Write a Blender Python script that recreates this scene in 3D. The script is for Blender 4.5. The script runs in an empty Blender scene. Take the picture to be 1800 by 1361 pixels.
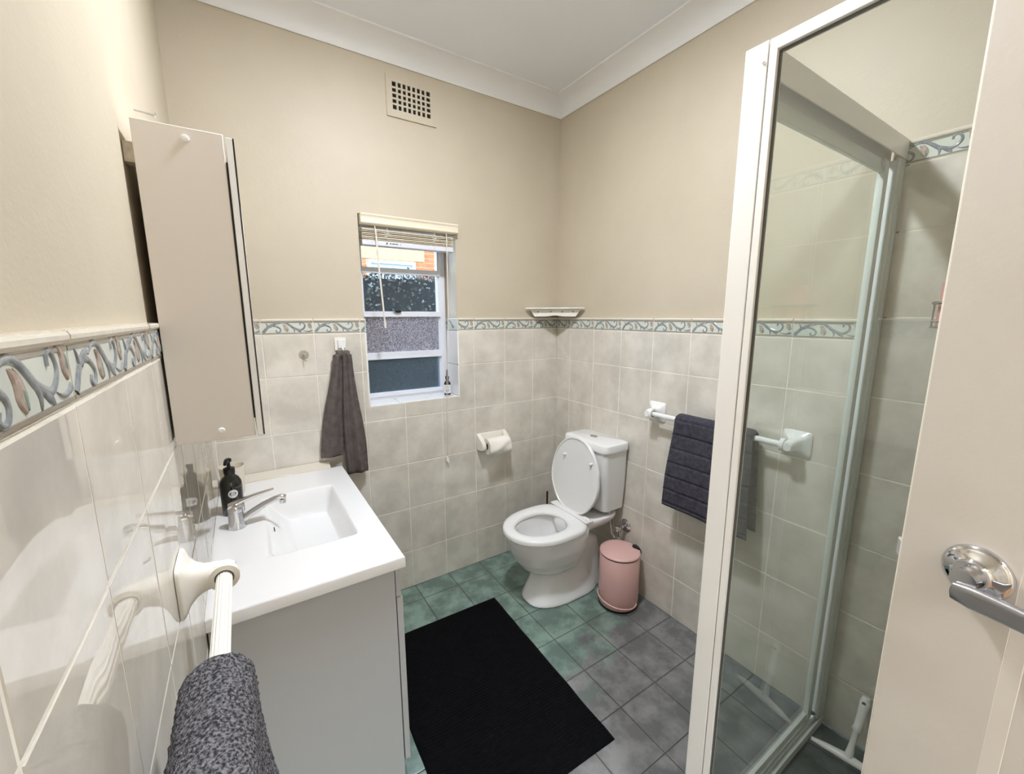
import bpy, bmesh, math, random
from mathutils import Vector, Matrix, noise
random.seed(7)
C = bpy.context.scene.collection
PI = math.pi
SC = bpy.context.scene

# ------------------------------------------------------------------ camera
cam_d = bpy.data.cameras.new('camera'); cam = bpy.data.objects.new('camera', cam_d); C.objects.link(cam)
YAW, PIT, ROL = math.radians(33.035), math.radians(9.805), math.radians(-0.087)
fw = Vector((math.sin(YAW)*math.cos(PIT), math.cos(YAW)*math.cos(PIT), -math.sin(PIT)))
rt = Vector((math.cos(YAW), -math.sin(YAW), 0)); up = rt.cross(fw)
rt2 = rt*math.cos(ROL)+up*math.sin(ROL); up2 = up*math.cos(ROL)-rt*math.sin(ROL)
m = Matrix((rt2, up2, -fw)).transposed().to_4x4(); m.translation = Vector((-1.6756, -2.0548, 1.4900))
cam.matrix_world = m
cam_d.sensor_width = 36.0; cam_d.lens = 36.0*726.76/1800.0; cam_d.clip_start = 0.02
SC.camera = cam

# ------------------------------------------------------------------ sky, sun, exposure
w = bpy.data.worlds.new('sky'); SC.world = w; w.use_nodes = True
bg = w.node_tree.nodes['Background']; bg.inputs[0].default_value = (0.56, 0.73, 1.0, 1); bg.inputs[1].default_value = 7.5
sd = bpy.data.lights.new('sun', 'SUN'); sd.energy = 3.2; sd.angle = 0.009; sd.color = (1, 0.90, 0.76)
so = bpy.data.objects.new('sun', sd); C.objects.link(so)
so.rotation_euler = Vector((0.35, 0.80, -0.55)).to_track_quat('-Z', 'Y').to_euler()
LAMP = 335.0            # ceiling lamp, radiant emission
HALL_FILL = 68.0  # strength of the added fill light in the unseen hall
SC.view_settings.view_transform = 'Standard'; SC.view_settings.look = 'None'
SC.view_settings.exposure = 0.67; SC.view_settings.gamma = 1.0; SC.view_settings.use_curve_mapping = False
SC.cycles.max_bounces = 12; SC.cycles.transparent_max_bounces = 16; SC.cycles.sample_clamp_indirect = 6.0

# ------------------------------------------------------------------ materials
def S(r, g, b):
    f = lambda c: ((c/255)/12.92 if c/255 <= 0.04045 else ((c/255+0.055)/1.055)**2.4)
    return (f(r), f(g), f(b), 1)

def mat(name, col, rough=0.5, metal=0.0, col2=None, nscale=5.0, ndetail=4.0, lo=0.35, hi=0.65, bump=None, spec=0.5,
        world=False, coat=0.0, bump2=None, stretch=None):
    M_ = bpy.data.materials.new(name); M_.use_nodes = True
    nt = M_.node_tree; b = nt.nodes['Principled BSDF']
    b.inputs['Base Color'].default_value = col; b.inputs['Roughness'].default_value = rough
    b.inputs['Metallic'].default_value = metal; b.inputs['Specular IOR Level'].default_value = spec
    b.inputs['Coat Weight'].default_value = coat; b.inputs['Coat Roughness'].default_value = 0.05
    if world: src = nt.nodes.new('ShaderNodeNewGeometry').outputs['Position']
    else: src = nt.nodes.new('ShaderNodeTexCoord').outputs['Object']
    if stretch:
        mp = nt.nodes.new('ShaderNodeMapping'); mp.inputs['Scale'].default_value = stretch
        nt.links.new(src, mp.inputs[0]); src = mp.outputs[0]
    def tex(sc, det):
        n = nt.nodes.new('ShaderNodeTexNoise'); n.inputs['Scale'].default_value = sc; n.inputs['Detail'].default_value = det
        n.inputs['Roughness'].default_value = 0.6
        nt.links.new(src, n.inputs['Vector']); return n
    if col2:
        n = tex(nscale, ndetail); r = nt.nodes.new('ShaderNodeValToRGB')
        r.color_ramp.elements[0].position = lo; r.color_ramp.elements[0].color = col
        r.color_ramp.elements[1].position = hi; r.color_ramp.elements[1].color = col2
        nt.links.new(n.outputs['Fac'], r.inputs[0]); nt.links.new(r.outputs[0], b.inputs['Base Color'])
    prev = None
    for bp in (bump, bump2):
        if bp:
            n = tex(bp[0], bp[3] if len(bp) > 3 else 2.0); bn = nt.nodes.new('ShaderNodeBump')
            bn.inputs['Strength'].default_value = bp[1]; bn.inputs['Distance'].default_value = bp[2]
            nt.links.new(n.outputs['Fac'], bn.inputs['Height'])
            if prev: nt.links.new(prev.outputs[0], bn.inputs['Normal'])
            nt.links.new(bn.outputs[0], b.inputs['Normal']); prev = bn
    return M_

def glass(name, tint, rough=0.0, ior=1.45, gloss=1.0, diffuse=0.0, dcol=(0.8, 0.8, 0.8, 1), bump=None):
    M_ = bpy.data.materials.new(name); M_.use_nodes = True; nt = M_.node_tree
    for n in list(nt.nodes):
        if n.type != 'OUTPUT_MATERIAL': nt.nodes.remove(n)
    out = [n for n in nt.nodes if n.type == 'OUTPUT_MATERIAL'][0]
    t = nt.nodes.new('ShaderNodeBsdfTransparent'); t.inputs[0].default_value = tint
    g = nt.nodes.new('ShaderNodeBsdfGlossy'); g.inputs[0].default_value = (gloss, gloss, gloss, 1); g.inputs['Roughness'].default_value = rough
    # symmetric thin-pane reflectance: F0 + (1-F0) * facing^5
    f0 = ((ior-1)/(ior+1))**2
    lw_ = nt.nodes.new('ShaderNodeLayerWeight'); lw_.inputs['Blend'].default_value = 0.5
    pw = nt.nodes.new('ShaderNodeMath'); pw.operation = 'POWER'; pw.inputs[1].default_value = 5; nt.links.new(lw_.outputs['Facing'], pw.inputs[0])
    f = nt.nodes.new('ShaderNodeMath'); f.operation = 'MULTIPLY_ADD'; f.inputs[1].default_value = 1-f0; f.inputs[2].default_value = f0; nt.links.new(pw.outputs[0], f.inputs[0])
    mx = nt.nodes.new('ShaderNodeMixShader')
    base = t
    if diffuse > 0:
        d = nt.nodes.new('ShaderNodeBsdfTranslucent'); d.inputs[0].default_value = dcol
        m2 = nt.nodes.new('ShaderNodeMixShader'); m2.inputs[0].default_value = diffuse
        nt.links.new(t.outputs[0], m2.inputs[1]); nt.links.new(d.outputs[0], m2.inputs[2]); base = m2
    if bump:
        tc = nt.nodes.new('ShaderNodeTexCoord'); n = nt.nodes.new('ShaderNodeTexNoise'); n.inputs['Scale'].default_value = bump[0]
        n.inputs['Detail'].default_value = 2
        bn = nt.nodes.new('ShaderNodeBump'); bn.inputs['Strength'].default_value = bump[1]; bn.inputs['Distance'].default_value = bump[2]
        nt.links.new(tc.outputs['Object'], n.inputs['Vector']); nt.links.new(n.outputs['Fac'], bn.inputs['Height'])
        nt.links.new(bn.outputs[0], g.inputs['Normal'])
        if diffuse > 0:
            nt.links.new(bn.outputs[0], d.inputs['Normal'])
            r = nt.nodes.new('ShaderNodeValToRGB'); r.color_ramp.elements[0].position = 0.42; r.color_ramp.elements[1].position = 0.6
            r.color_ramp.elements[0].color = tuple(0.22*c for c in dcol[:3])+(1,); r.color_ramp.elements[1].color = dcol
            nt.links.new(n.outputs['Fac'], r.inputs[0]); nt.links.new(r.outputs[0], d.inputs[0])
    nt.links.new(f.outputs[0], mx.inputs[0]); nt.links.new(base.outputs[0], mx.inputs[1]); nt.links.new(g.outputs[0], mx.inputs[2])
    nt.links.new(mx.outputs[0], out.inputs[0]); return M_

def emit(name, col, s):
    M_ = bpy.data.materials.new(name); M_.use_nodes = True; b = M_.node_tree.nodes['Principled BSDF']
    b.inputs['Emission Color'].default_value = col; b.inputs['Emission Strength'].default_value = s; return M_

PAINT = mat('wall paint', S(203, 191, 169), 0.5, col2=S(197, 185, 163), nscale=2.2, bump=(14, 0.12, 0.01, 5), bump2=(140, 0.10, 0.004, 3), world=True, spec=0.35)
CEIL = mat('ceiling paint', S(243, 245, 249), 0.6, world=True, bump=(40, 0.03, 0.01))
CORN = mat('cornice paint', S(240, 239, 236), 0.45, world=True)
GROUT = mat('grout', S(246, 241, 228), 0.8, col2=S(226, 218, 202), nscale=9, world=True, bump=(300, 0.2, 0.002))
FGROUT = mat('floor grout', S(96, 92, 84), 0.85, col2=S(62, 62, 58), nscale=2.5, world=True)
TILE = mat('glazed wall tile', S(228, 221, 208), 0.025, col2=S(207, 200, 187), nscale=7, ndetail=7, lo=0.38, hi=0.64, world=True,
           bump=(9, 0.08, 0.012, 1.0), spec=1.0)
CREAM = mat('border glaze', S(222, 214, 198), 0.07, world=True, bump=(18, 0.1, 0.01))
FIELD = mat('pale green glaze', S(212, 215, 203), 0.06, world=True, bump=(30, 0.08, 0.004))
LINE = mat('border line glaze', S(163, 148, 132), 0.1, col2=S(140, 142, 132), nscale=20, world=True)
SCROLL = mat('blue grey scroll glaze', S(124, 130, 136), 0.06, col2=S(158, 162, 162), nscale=60, world=True, bump=(60, 0.1, 0.003))
FLOWER = mat('pink flower glaze', S(194, 176, 164), 0.08, col2=S(164, 148, 134), nscale=90, world=True)
BUD = mat('green bud glaze', S(134, 152, 142), 0.06)
def floor_mat(name, a, b, lo=0.42, hi=0.62):
    return mat(name, b, 0.2, col2=a, nscale=9, ndetail=5, lo=lo, hi=hi, world=True, bump=(16, 0.14, 0.01, 3), spec=0.45)
def floor_mix():
    M_ = floor_mat('green and grey floor glaze', S(132, 154, 142), S(101, 119, 110)); nt = M_.node_tree; b = nt.nodes['Principled BSDF']
    rg = [n for n in nt.nodes if n.type == 'VALTORGB'][0]; nz_ = [n for n in nt.nodes if n.type == 'TEX_NOISE']
    r2 = nt.nodes.new('ShaderNodeValToRGB'); r2.color_ramp.elements[0].position = 0.42; r2.color_ramp.elements[1].position = 0.62
    r2.color_ramp.elements[0].color = S(106, 106, 105); r2.color_ramp.elements[1].color = S(135, 134, 133)
    fac = rg.inputs[0].links[0].from_socket; nt.links.new(fac, r2.inputs[0])
    g = nt.nodes.new('ShaderNodeNewGeometry'); dt = nt.nodes.new('ShaderNodeVectorMath'); dt.operation = 'DOT_PRODUCT'; dt.inputs[1].default_value = (0.55, -1, 0)
    nt.links.new(g.outputs['Position'], dt.inputs[0])
    n2 = nt.nodes.new('ShaderNodeTexNoise'); n2.inputs['Scale'].default_value = 7; nt.links.new(g.outputs['Position'], n2.inputs['Vector'])
    ma = nt.nodes.new('ShaderNodeMath'); ma.operation = 'MULTIPLY_ADD'; ma.inputs[1].default_value = 0.55; nt.links.new(n2.outputs['Fac'], ma.inputs[0]); nt.links.new(dt.outputs['Value'], ma.inputs[2])
    mr = nt.nodes.new('ShaderNodeMapRange'); mr.interpolation_type = 'SMOOTHSTEP'; mr.inputs['From Min'].default_value = 0.82; mr.inputs['From Max'].default_value = 1.00; nt.links.new(ma.outputs[0], mr.inputs['Value'])
    mx = nt.nodes.new('ShaderNodeMix'); mx.data_type = 'RGBA'; nt.links.new(mr.outputs[0], mx.inputs[0]); nt.links.new(rg.outputs[0], mx.inputs[6]); nt.links.new(r2.outputs[0], mx.inputs[7])
    nt.links.new(mx.outputs[2], b.inputs['Base Color']); return M_
FTILE = floor_mix()
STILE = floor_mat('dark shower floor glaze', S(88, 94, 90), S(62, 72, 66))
WHITE = mat('white ceramic', S(240, 239, 237), 0.07, coat=0.3)
CERAM = mat('cream ceramic', S(243, 238, 227), 0.08)
PLAST = mat('white plastic', S(238, 237, 234), 0.25)
SATIN = mat('white laminate', S(196, 196, 196), 0.35)
GREYLAM = mat('grey white laminate', S(224, 216, 207), 0.4)
ALU = mat('white powder coat', S(250, 247, 241), 0.25)
ALU2 = mat('window frame paint', S(226, 228, 234), 0.4)
CHROME = mat('chrome', S(215, 215, 218), 0.07, 1.0)
STEEL = mat('brushed chrome', S(200, 200, 202), 0.16, 1.0)
SATINM = mat('satin nickel', S(178, 177, 179), 0.36, 1.0)
BLACK = mat('black plastic', S(16, 16, 17), 0.3)
DARK = mat('dark cavity', S(22, 19, 16), 0.9)
DGREY = mat('dark grey seal', S(92, 92, 88), 0.6)
TIN = mat('green white frame', S(222, 226, 220), 0.3)
MIRROR = mat('mirror', S(235, 238, 238), 0.0, 1.0)
PINK = mat('pink enamel', S(224, 180, 172), 0.32)
PINKB = mat('pink soap bottle', S(232, 176, 168), 0.3)
DOORM = mat('door paint', S(220, 212, 200), 0.42, col2=S(214, 205, 192), nscale=4, bump=(30, 0.06, 0.01, 4), bump2=(7, 0.1, 0.01))
EDGE = mat('door edge paint', S(246, 238, 222), 0.35)
BLINDM = mat('blind vinyl', S(232, 220, 196), 0.4)
BLINDB = mat('blind rail white', S(222, 222, 230), 0.4)
CORD = mat('cord', S(228, 222, 210), 0.7)
PAPER = mat('toilet paper', S(242, 236, 226), 0.9, bump=(160, 0.15, 0.003))
MATB = mat('black bath mat', S(4, 4, 5), 0.95, col2=S(8, 8, 10), nscale=40, bump=(420, 0.5, 0.004), spec=0.15)
TOWG = mat('brown grey terry', S(118, 108, 104), 0.95, col2=S(98, 90, 87), nscale=30, bump=(700, 0.7, 0.004, 3), spec=0.15)
TOWC = mat('charcoal terry', S(86, 83, 92), 0.95, col2=S(66, 64, 73), nscale=60, bump=(650, 0.8, 0.004, 3), spec=0.15)
TOWL = mat('grey terry loops', S(150, 148, 151), 0.95, col2=S(58, 57, 61), nscale=300, ndetail=2.5, lo=0.36, hi=0.6, bump=(330, 1.0, 0.006, 3), spec=0.1)
BGLASS = mat('black green bottle', S(13, 15, 11), 0.08, coat=0.5)
AMBER = mat('brown bottle glass', S(58, 32, 20), 0.08)
LABEL = mat('paper label', S(226, 224, 224), 0.6)
INK = mat('ink', S(40, 40, 44), 0.7)
CUP = mat('cream tumbler', S(236, 226, 208), 0.3)
WOOD = mat('packing timber', S(206, 196, 180), 0.8, col2=S(180, 168, 150), nscale=60)
BRASSY = mat('dark brown plastic', S(58, 30, 22), 0.4)
RENDER_ = mat('sunlit render', S(168, 134, 90), 0.9, col2=S(158, 122, 80), nscale=12, bump=(60, 0.2, 0.01))
BRICK = mat('orange brick', S(166, 92, 48), 0.9, col2=S(140, 68, 34), nscale=9, world=True, bump=(80, 0.3, 0.01))
MORTAR = mat('mortar', S(180, 156, 122), 0.95)
LEAF = mat('hedge leaf', S(88, 88, 70), 0.25, col2=S(24, 26, 20), nscale=12)
TWIG = mat('hedge core', S(20, 22, 18), 0.9)
SOIL = mat('garden ground', S(90, 86, 78), 0.95, col2=S(70, 70, 60), nscale=4)
EXTG = mat('house window glass', S(150, 158, 160), 0.1)
SHGLASS = glass('shower glass', (0.955, 0.975, 0.96, 1), 0.0, 1.42)
WGLASS = glass('window glass', (0.93, 0.96, 0.98, 1), 0.02, 1.4)
OBSC = glass('obscure glass', (0.55, 0.55, 0.6, 1), 0.3, 1.4, diffuse=0.75, dcol=(0.80, 0.72, 0.70, 1), bump=(230, 1.0, 0.01))
SCREEN = glass('screened glass', (0.36, 0.42, 0.46, 1), 0.12, 1.35, diffuse=0.20, dcol=(0.36, 0.37, 0.36, 1))
HAZE = glass('dusty glass', (0.86, 0.89, 0.93, 1), 0.05, 1.4, diffuse=0.012, dcol=(0.55, 0.53, 0.48, 1))
SUCT = glass('clear suction cup', (0.90, 0.89, 0.87, 1), 0.1, 1.45)
LIT = emit('lamp diffuser', (0.935, 0.99, 1.09, 1), LAMP)
HFILL = emit('hall fill glow', (0.935, 0.99, 1.09, 1), HALL_FILL)

# ------------------------------------------------------------------ mesh helpers
WORLD = {}
def wl(o): return WORLD.get(o.name, Vector((0, 0, 0)))

class MB:
    def __init__(s): s.v = []; s.f = []
    def add(s, v, f):
        k = len(s.v); s.v += [Vector(p) for p in v]; s.f += [tuple(i+k for i in q) for q in f]; return s
    def box(s, x0, x1, y0, y1, z0, z1):
        x0, x1 = min(x0, x1), max(x0, x1); y0, y1 = min(y0, y1), max(y0, y1); z0, z1 = min(z0, z1), max(z0, z1)
        return s.add([(x0,y0,z0),(x1,y0,z0),(x1,y1,z0),(x0,y1,z0),(x0,y0,z1),(x1,y0,z1),(x1,y1,z1),(x0,y1,z1)],
                     [(0,3,2,1),(4,5,6,7),(0,1,5,4),(1,2,6,5),(2,3,7,6),(3,0,4,7)])
    def prism(s, pts, d, T=None):
        # pts: 2D outline (CCW in XY), extruded z 0..d, then transformed
        n = len(pts); v = [Vector((p[0], p[1], 0)) for p in pts]+[Vector((p[0], p[1], d)) for p in pts]
        f = [tuple(range(n-1, -1, -1)), tuple(range(n, 2*n))]+[(i, (i+1) % n, n+(i+1) % n, n+i) for i in range(n)]
        if T is not None: v = [T @ p for p in v]
        return s.add(v, f)
    def loft(s, rings, cap=True, closed=False):
        n = len(rings[0]); v = [p for r in rings for p in r]; f = []
        R = len(rings)
        for i in range(R if closed else R-1):
            j = (i+1) % R
            for k in range(n):
                f.append((i*n+k, i*n+(k+1) % n, j*n+(k+1) % n, j*n+k))
        if cap and not closed: f += [tuple(range(n-1, -1, -1)), tuple((R-1)*n+k for k in range(n))]
        return s.add(v, f)
    def tube(s, path, r, n=12, cap=True, up=Vector((0, 0, 1)), sq=(1, 1)):
        P = [Vector(p) for p in path]; rings = []
        rs = r if isinstance(r, (list, tuple)) else [r]*len(P)
        prev = None
        for i, p in enumerate(P):
            t = (P[min(i+1, len(P)-1)]-P[max(i-1, 0)]).normalized()
            if prev is None:
                a = up if abs(t.dot(up)) < 0.95 else Vector((1, 0, 0))
                u = t.cross(a).normalized()
            else: u = (prev-t*prev.dot(t)).normalized()
            prev = u; b = t.cross(u)
            rings.append([p+(u*math.cos(2*PI*k/n)*sq[0]+b*math.sin(2*PI*k/n)*sq[1])*rs[i] for k in range(n)])
        return s.loft(rings, cap)
    def lathe(s, prof, c=(0, 0, 0), ax='z', n=32, sx=1, sy=1):
        c = Vector(c); rings = []
        for r, h in prof:
            ring = []
            for k in range(n):
                a = 2*PI*k/n; x, y = r*math.cos(a)*sx, r*math.sin(a)*sy
                q = {'z': (x, y, h), 'y': (y, h, x), 'x': (h, x, y)}[ax]
                ring.append(c+Vector(q))
            rings.append(ring)
        return s.loft(rings, True)
    def grid(s, fn, nu, nv, wrapu=False):
        v = [fn(i/(nu if wrapu else nu-1), j/(nv-1)) for j in range(nv) for i in range(nu)]
        f = []
        for j in range(nv-1):
            for i in range(nu if wrapu else nu-1):
                i2 = (i+1) % nu
                f.append((j*nu+i, j*nu+i2, (j+1)*nu+i2, (j+1)*nu+i))
        return s.add(v, f)
    def xf(s, T): s.v = [T @ p for p in s.v]; return s
    def mesh(s, name, smooth=None):
        me = bpy.data.meshes.new(name); me.from_pydata([tuple(p) for p in s.v], [], s.f); me.update()
        bm = bmesh.new(); bm.from_mesh(me); bmesh.ops.recalc_face_normals(bm, faces=bm.faces); bm.to_mesh(me); bm.free()
        if smooth is not None:
            for p in me.polygons: p.use_smooth = True
            me.set_sharp_from_angle(angle=math.radians(smooth))
        return me
    def build(s, name, m_, parent=None, smooth=None, bevel=0, seg=2, sub=0):
        lo = Vector((min(p.x for p in s.v), min(p.y for p in s.v), min(p.z for p in s.v)))
        hi = Vector((max(p.x for p in s.v), max(p.y for p in s.v), max(p.z for p in s.v)))
        c = (lo+hi)/2
        if parent is None: c.z = lo.z
        s.v = [p-c for p in s.v]
        me = s.mesh(name, smooth if smooth is not None else (40 if bevel else None))
        o = bpy.data.objects.new(name, me); C.objects.link(o); me.materials.append(m_)
        if parent is not None:
            o.parent = parent; o.location = c-wl(parent)
        else: o.location = c
        WORLD[o.name] = c
        if bevel:
            b = o.modifiers.new('bevel', 'BEVEL'); b.width = bevel; b.segments = seg; b.limit_method = 'ANGLE'; b.angle_limit = math.radians(35)
            b.harden_normals = False
        if sub:
            b = o.modifiers.new('subd', 'SUBSURF'); b.levels = sub; b.render_levels = sub
        return o

def thing(name, label, cat, loc, group=None):
    o = bpy.data.objects.new(name, None); C.objects.link(o); o.location = loc; o.empty_display_size = 0.05
    WORLD[o.name] = Vector(loc); o['label'] = label; o['category'] = cat
    if group: o['group'] = group
    return o
def tag(o, label, cat, group=None):
    o['label'] = label; o['category'] = cat
    if group: o['group'] = group
    return o
def struct(o): o['kind'] = 'structure'; return o
def box(name, m_, parent, *a, bevel=0, seg=2): return MB().box(*a).build(name, m_, parent, bevel=bevel, seg=seg)
def look(o, label): o['label'] = label; return o

XL, XR, YB, YF, ZC = -1.811, 0.0, 0.0, -2.55, 2.711
PT = 0.012                       # painted plaster sits this far behind the tile face
P = 0.2025
ROWS = [0.0, 0.2125, 0.465, 0.7175, 0.970, 1.2225, 1.4097]
ZB, ZT = 1.4097, 1.4775
WX0, WX1, WZ0, WZ1 = -1.177, -0.686, 1.05, 1.955
SHY = -1.572                     # centre plane of the shower's sliding door
DX0, DX1 = -1.805, -1.04         # doorway in the front wall

# ------------------------------------------------------------------ room shell
wb = MB()
yb0, yb1 = PT, 0.30
wb.box(XL-0.3, WX0, yb0, yb1, 0, ZC+0.2); wb.box(WX1, XR+0.3, yb0, yb1, 0, ZC+0.2)
wb.box(WX0, WX1, yb0, yb1, 0, WZ0-0.008); wb.box(WX0, WX1, yb0, yb1, WZ1, ZC+0.2)
wall_back = struct(wb.build('wall_back', PAINT))
wall_right = struct(MB().box(PT, 0.3, YF-0.2, PT, 0, ZC+0.2).build('wall_right', PAINT))
wall_left = struct(MB().box(XL-0.3, XL-PT, YF-0.2, PT, 0, ZC+0.2).build('wall_left', PAINT))
wf = MB(); wf.box(DX1, PT, YF-0.12, YF-PT, 0, ZC); wf.box(XL-PT, DX1, YF-0.12, YF-PT, 2.05, ZC); wf.box(XL-PT, DX0, YF-0.12, YF-PT, 0, 2.05)
wall_front = struct(wf.build('wall_front', PAINT))
floor = struct(MB().box(XL-PT, PT, YF-0.12, PT, -0.05, -0.0025).build('floor', FGROUT))
ceiling = struct(MB().box(XL-0.3, 0.3, YF-0.12, 0.3, ZC, ZC+0.05).build('ceiling', CEIL))
# cornices: cove profile (offset from wall, drop from ceiling)
def cornice(name, a, b, nrm):
    a = Vector(a); b = Vector(b); nrm = Vector(nrm); L = 0.088
    prof = [(0, 0), (0, -0.09), (0.005, -0.092)]
    for k in range(9):
        t = k/8*PI/2
        prof.append((0.008+0.078*(1-math.cos(t)), -0.088+0.080*math.sin(t)))
    prof += [(L, -0.006), (L, 0)]
    d = (b-a).normalized(); rings = []
    for p_, sgn in ((a, 1), (b, -1)):
        rings.append([p_+nrm*u+Vector((0, 0, v))+d*sgn*u for u, v in prof])   # mitred ends
    return struct(MB().loft(rings, True).build(name, CORN, smooth=35))
zc = ZC
cornice('trim_1', (XL-PT, PT, zc), (PT, PT, zc), (0, -1, 0))
cornice('trim_2', (PT, PT, zc), (PT, YF-PT, zc), (-1, 0, 0))
cornice('trim_3', (XL-PT, YF-PT, zc), (XL-PT, PT, zc), (1, 0, 0))
cornice('trim_4', (PT, YF-PT, zc), (XL-PT, YF-PT, zc), (0, 1, 0))

# grout beds behind the tiles (children of the walls)
gb = MB(); gy0, gy1 = 0.0009, PT+0.002
gb.box(XL, WX0, gy0, gy1, 0, ZT-0.004); gb.box(WX1, XR, gy0, gy1, 0, ZT-0.004); gb.box(WX0, WX1, gy0, gy1, 0, WZ0-0.006)
gb.build('grout', GROUT, wall_back)
g2 = MB(); g2.box(0.0009, PT+0.002, -1.60, 0, 0, ZT-0.004); g2.box(0.0009, PT+0.002, YF, -1.60, 0, 1.985); g2.build('grout', GROUT, wall_right)
MB().box(XL-PT-0.002, XL-0.0009, YF, 0, 0, ZT-0.004).build('grout', GROUT, wall_left)
MB().box(-0.86, 0, YF-PT-0.002, YF-0.0009, 0, 1.985).build('grout', GROUT, wall_front)

# --- tiles -----------------------------------------------------------------
FRAME = {'back': (lambda u, v: Vector((u, 0, v)), 0, wall_back), 'right': (lambda u, v: Vector((0, -u, v)), -PI/2, wall_right),
         'left': (lambda u, v: Vector((XL, u, v)), PI/2, wall_left), 'front': (lambda u, v: Vector((-u, YF, v)), PI, wall_front)}
def tile_mesh(pts, th=0.009, bev=0.0018):
    n = len(pts); c = []
    for i in range(n):
        p = Vector(pts[i]); a = (p-Vector(pts[i-1])).normalized(); b = (Vector(pts[(i+1) % n])-p).normalized()
        na = Vector((-a.y, a.x)); nb = Vector((-b.y, b.x)); s_ = (na+nb); s_ = s_/max(0.3, s_.dot(na)); c.append(p+s_*bev)
    mb = MB(); v = [(p[0], th, p[1]) for p in pts]+[(p[0], 0.0012, p[1]) for p in pts]+[(p.x, 0, p.y) for p in c]
    f = [(i, (i+1) % n, n+(i+1) % n, n+i) for i in range(n)]+[(n+i, n+(i+1) % n, 2*n+(i+1) % n, 2*n+i) for i in range(n)]+[tuple(range(2*n, 3*n))]
    mb.add(v, f); return mb
CACHE = {}
G = 0.0016
def put(name, key, make, m_, wall, u, v, parent=None):
    fn, rz, wobj = FRAME[wall]
    if key not in CACHE: 
        me = make().mesh(name, None); me.materials.append(m_); CACHE[key] = me
    o = bpy.data.objects.new(name, CACHE[key]); C.objects.link(o)
    if parent is None:
        p = fn(u, v); jit = random.uniform(-0.0004, 0.0004)
        n_ = Matrix.Rotation(rz, 3, 'Z') @ Vector((0, 1, 0))
        o.parent = wobj; WORLD[o.name] = p; o.location = p+n_*jit-wl(wobj); o.rotation_euler = (random.uniform(-1, 1)*0.0016, 0, rz+random.uniform(-1, 1)*0.0016)
    else: o.parent = parent
    return o
def rect_tile(wall, u0, u1, v0, v1):
    w_, h_ = (u1-u0)-2*G, (v1-v0)-2*G
    if w_ < 0.006 or h_ < 0.006: return
    pts = [(-w_/2, -h_/2), (w_/2, -h_/2), (w_/2, h_/2), (-w_/2, h_/2)]
    put('tile', ('t', round(w_, 4), round(h_, 4)), lambda: tile_mesh(pts), TILE, wall, (u0+u1)/2, (v0+v1)/2)
def poly_tile(wall, pts):
    c = (sum(p[0] for p in pts)/len(pts), sum(p[1] for p in pts)/len(pts))
    q = [(p[0]-c[0], p[1]-c[1]) for p in pts]
    put('tile', ('p', wall, pts[0], pts[1]), lambda: tile_mesh(q), TILE, wall, *c)

# border tile: body with rounded lip, painted field, line bands, raised scroll and flowers
def ribbon(mb, pts, h=0.0016, n=10):
    # pts: (u, v, halfwidth) control points in tile units -> smooth ridge
    W_, H_ = 0.2, 0.0668
    Q = []
    for i in range(len(pts)-1):
        p0, p1, p2, p3 = [pts[max(0, min(len(pts)-1, i+k))] for k in (-1, 0, 1, 2)]
        for k in range(n//2):
            t = k/(n//2)
            Q.append([0.5*((2*p1[j])+(-p0[j]+p2[j])*t+(2*p0[j]-5*p1[j]+4*p2[j]-p3[j])*t*t+(-p0[j]+3*p1[j]-3*p2[j]+p3[j])*t**3) for j in range(3)])
    Q.append(list(pts[-1])); rings = []
    for i, q in enumerate(Q):
        a = Q[max(0, i-1)]; b = Q[min(len(Q)-1, i+1)]
        d = Vector(((b[0]-a[0])*W_, (b[1]-a[1])*H_)); d = d.normalized() if d.length > 0 else Vector((1, 0)); nn = Vector((-d.y, d.x))
        c = Vector(((q[0]-0.5)*W_, (q[1]-0.5)*H_)); hw = max(q[2]*1.3, 0.0003)
        rings.append([(c.x+nn.x*hw*k, -0.0006-h*math.sqrt(max(0, 1-k*k))*min(1, hw/0.0018), c.y+nn.y*hw*k) for k in (-1, -0.55, 0, 0.55, 1)])
    v = [p for r in rings for p in r]; f = []
    for i in range(len(rings)-1):
        for k in range(4): f.append((i*5+k, i*5+k+1, i*5+6+k, i*5+5+k))
    mb.add(v, f)
def scroll_mb():
    mb = MB()
    ribbon(mb, [(.03,.13,.0045),(.09,.36,.0042),(.14,.50,.0038),(.22,.57,.0034),(.30,.50,.0030),(.355,.36,.0026),(.35,.20,.0024),(.31,.13,.0022),(.275,.20,.0022),(.285,.29,.0024)])
    ribbon(mb, [(.135,.44,.0030),(.115,.60,.0022),(.09,.76,.0004)])
    ribbon(mb, [(.15,.50,.0048),(.22,.62,.0044),(.30,.74,.0005)])
    ribbon(mb, [(.29,.62,.0008),(.34,.72,.0018),(.41,.77,.0026),(.48,.72,.0030),(.545,.58,.0036),(.60,.44,.0038),(.67,.34,.0036),(.74,.28,.0034),(.80,.36,.0030),(.835,.52,.0026),(.825,.68,.0024),(.79,.77,.0023),(.75,.73,.0023),(.745,.60,.0022)])
    ribbon(mb, [(.59,.47,.0034),(.625,.30,.0026),(.62,.11,.0006)])
    ribbon(mb, [(.66,.35,.0030),(.72,.22,.0040),(.755,.12,.0008)])
    ribbon(mb, [(.80,.25,.0006),(.86,.18,.0016),(.93,.19,.0026),(.98,.26,.0036)])
    return mb
def flower_mb(cx, cy, s, flip):
    mb = MB()
    for dx, tx in ((-.018, -.05), (0.004, -.035), (.026, -.01)):
        ribbon(mb, [(cx+s*tx*flip, cy+s*.25, .0004), (cx+s*dx*.7*flip, cy+s*.10, .0030*s), (cx+s*(dx+.015)*flip, cy-s*.10, .0034*s), (cx+s*.03*flip, cy-s*.26, .0008)], 0.0016)
    return mb
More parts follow.
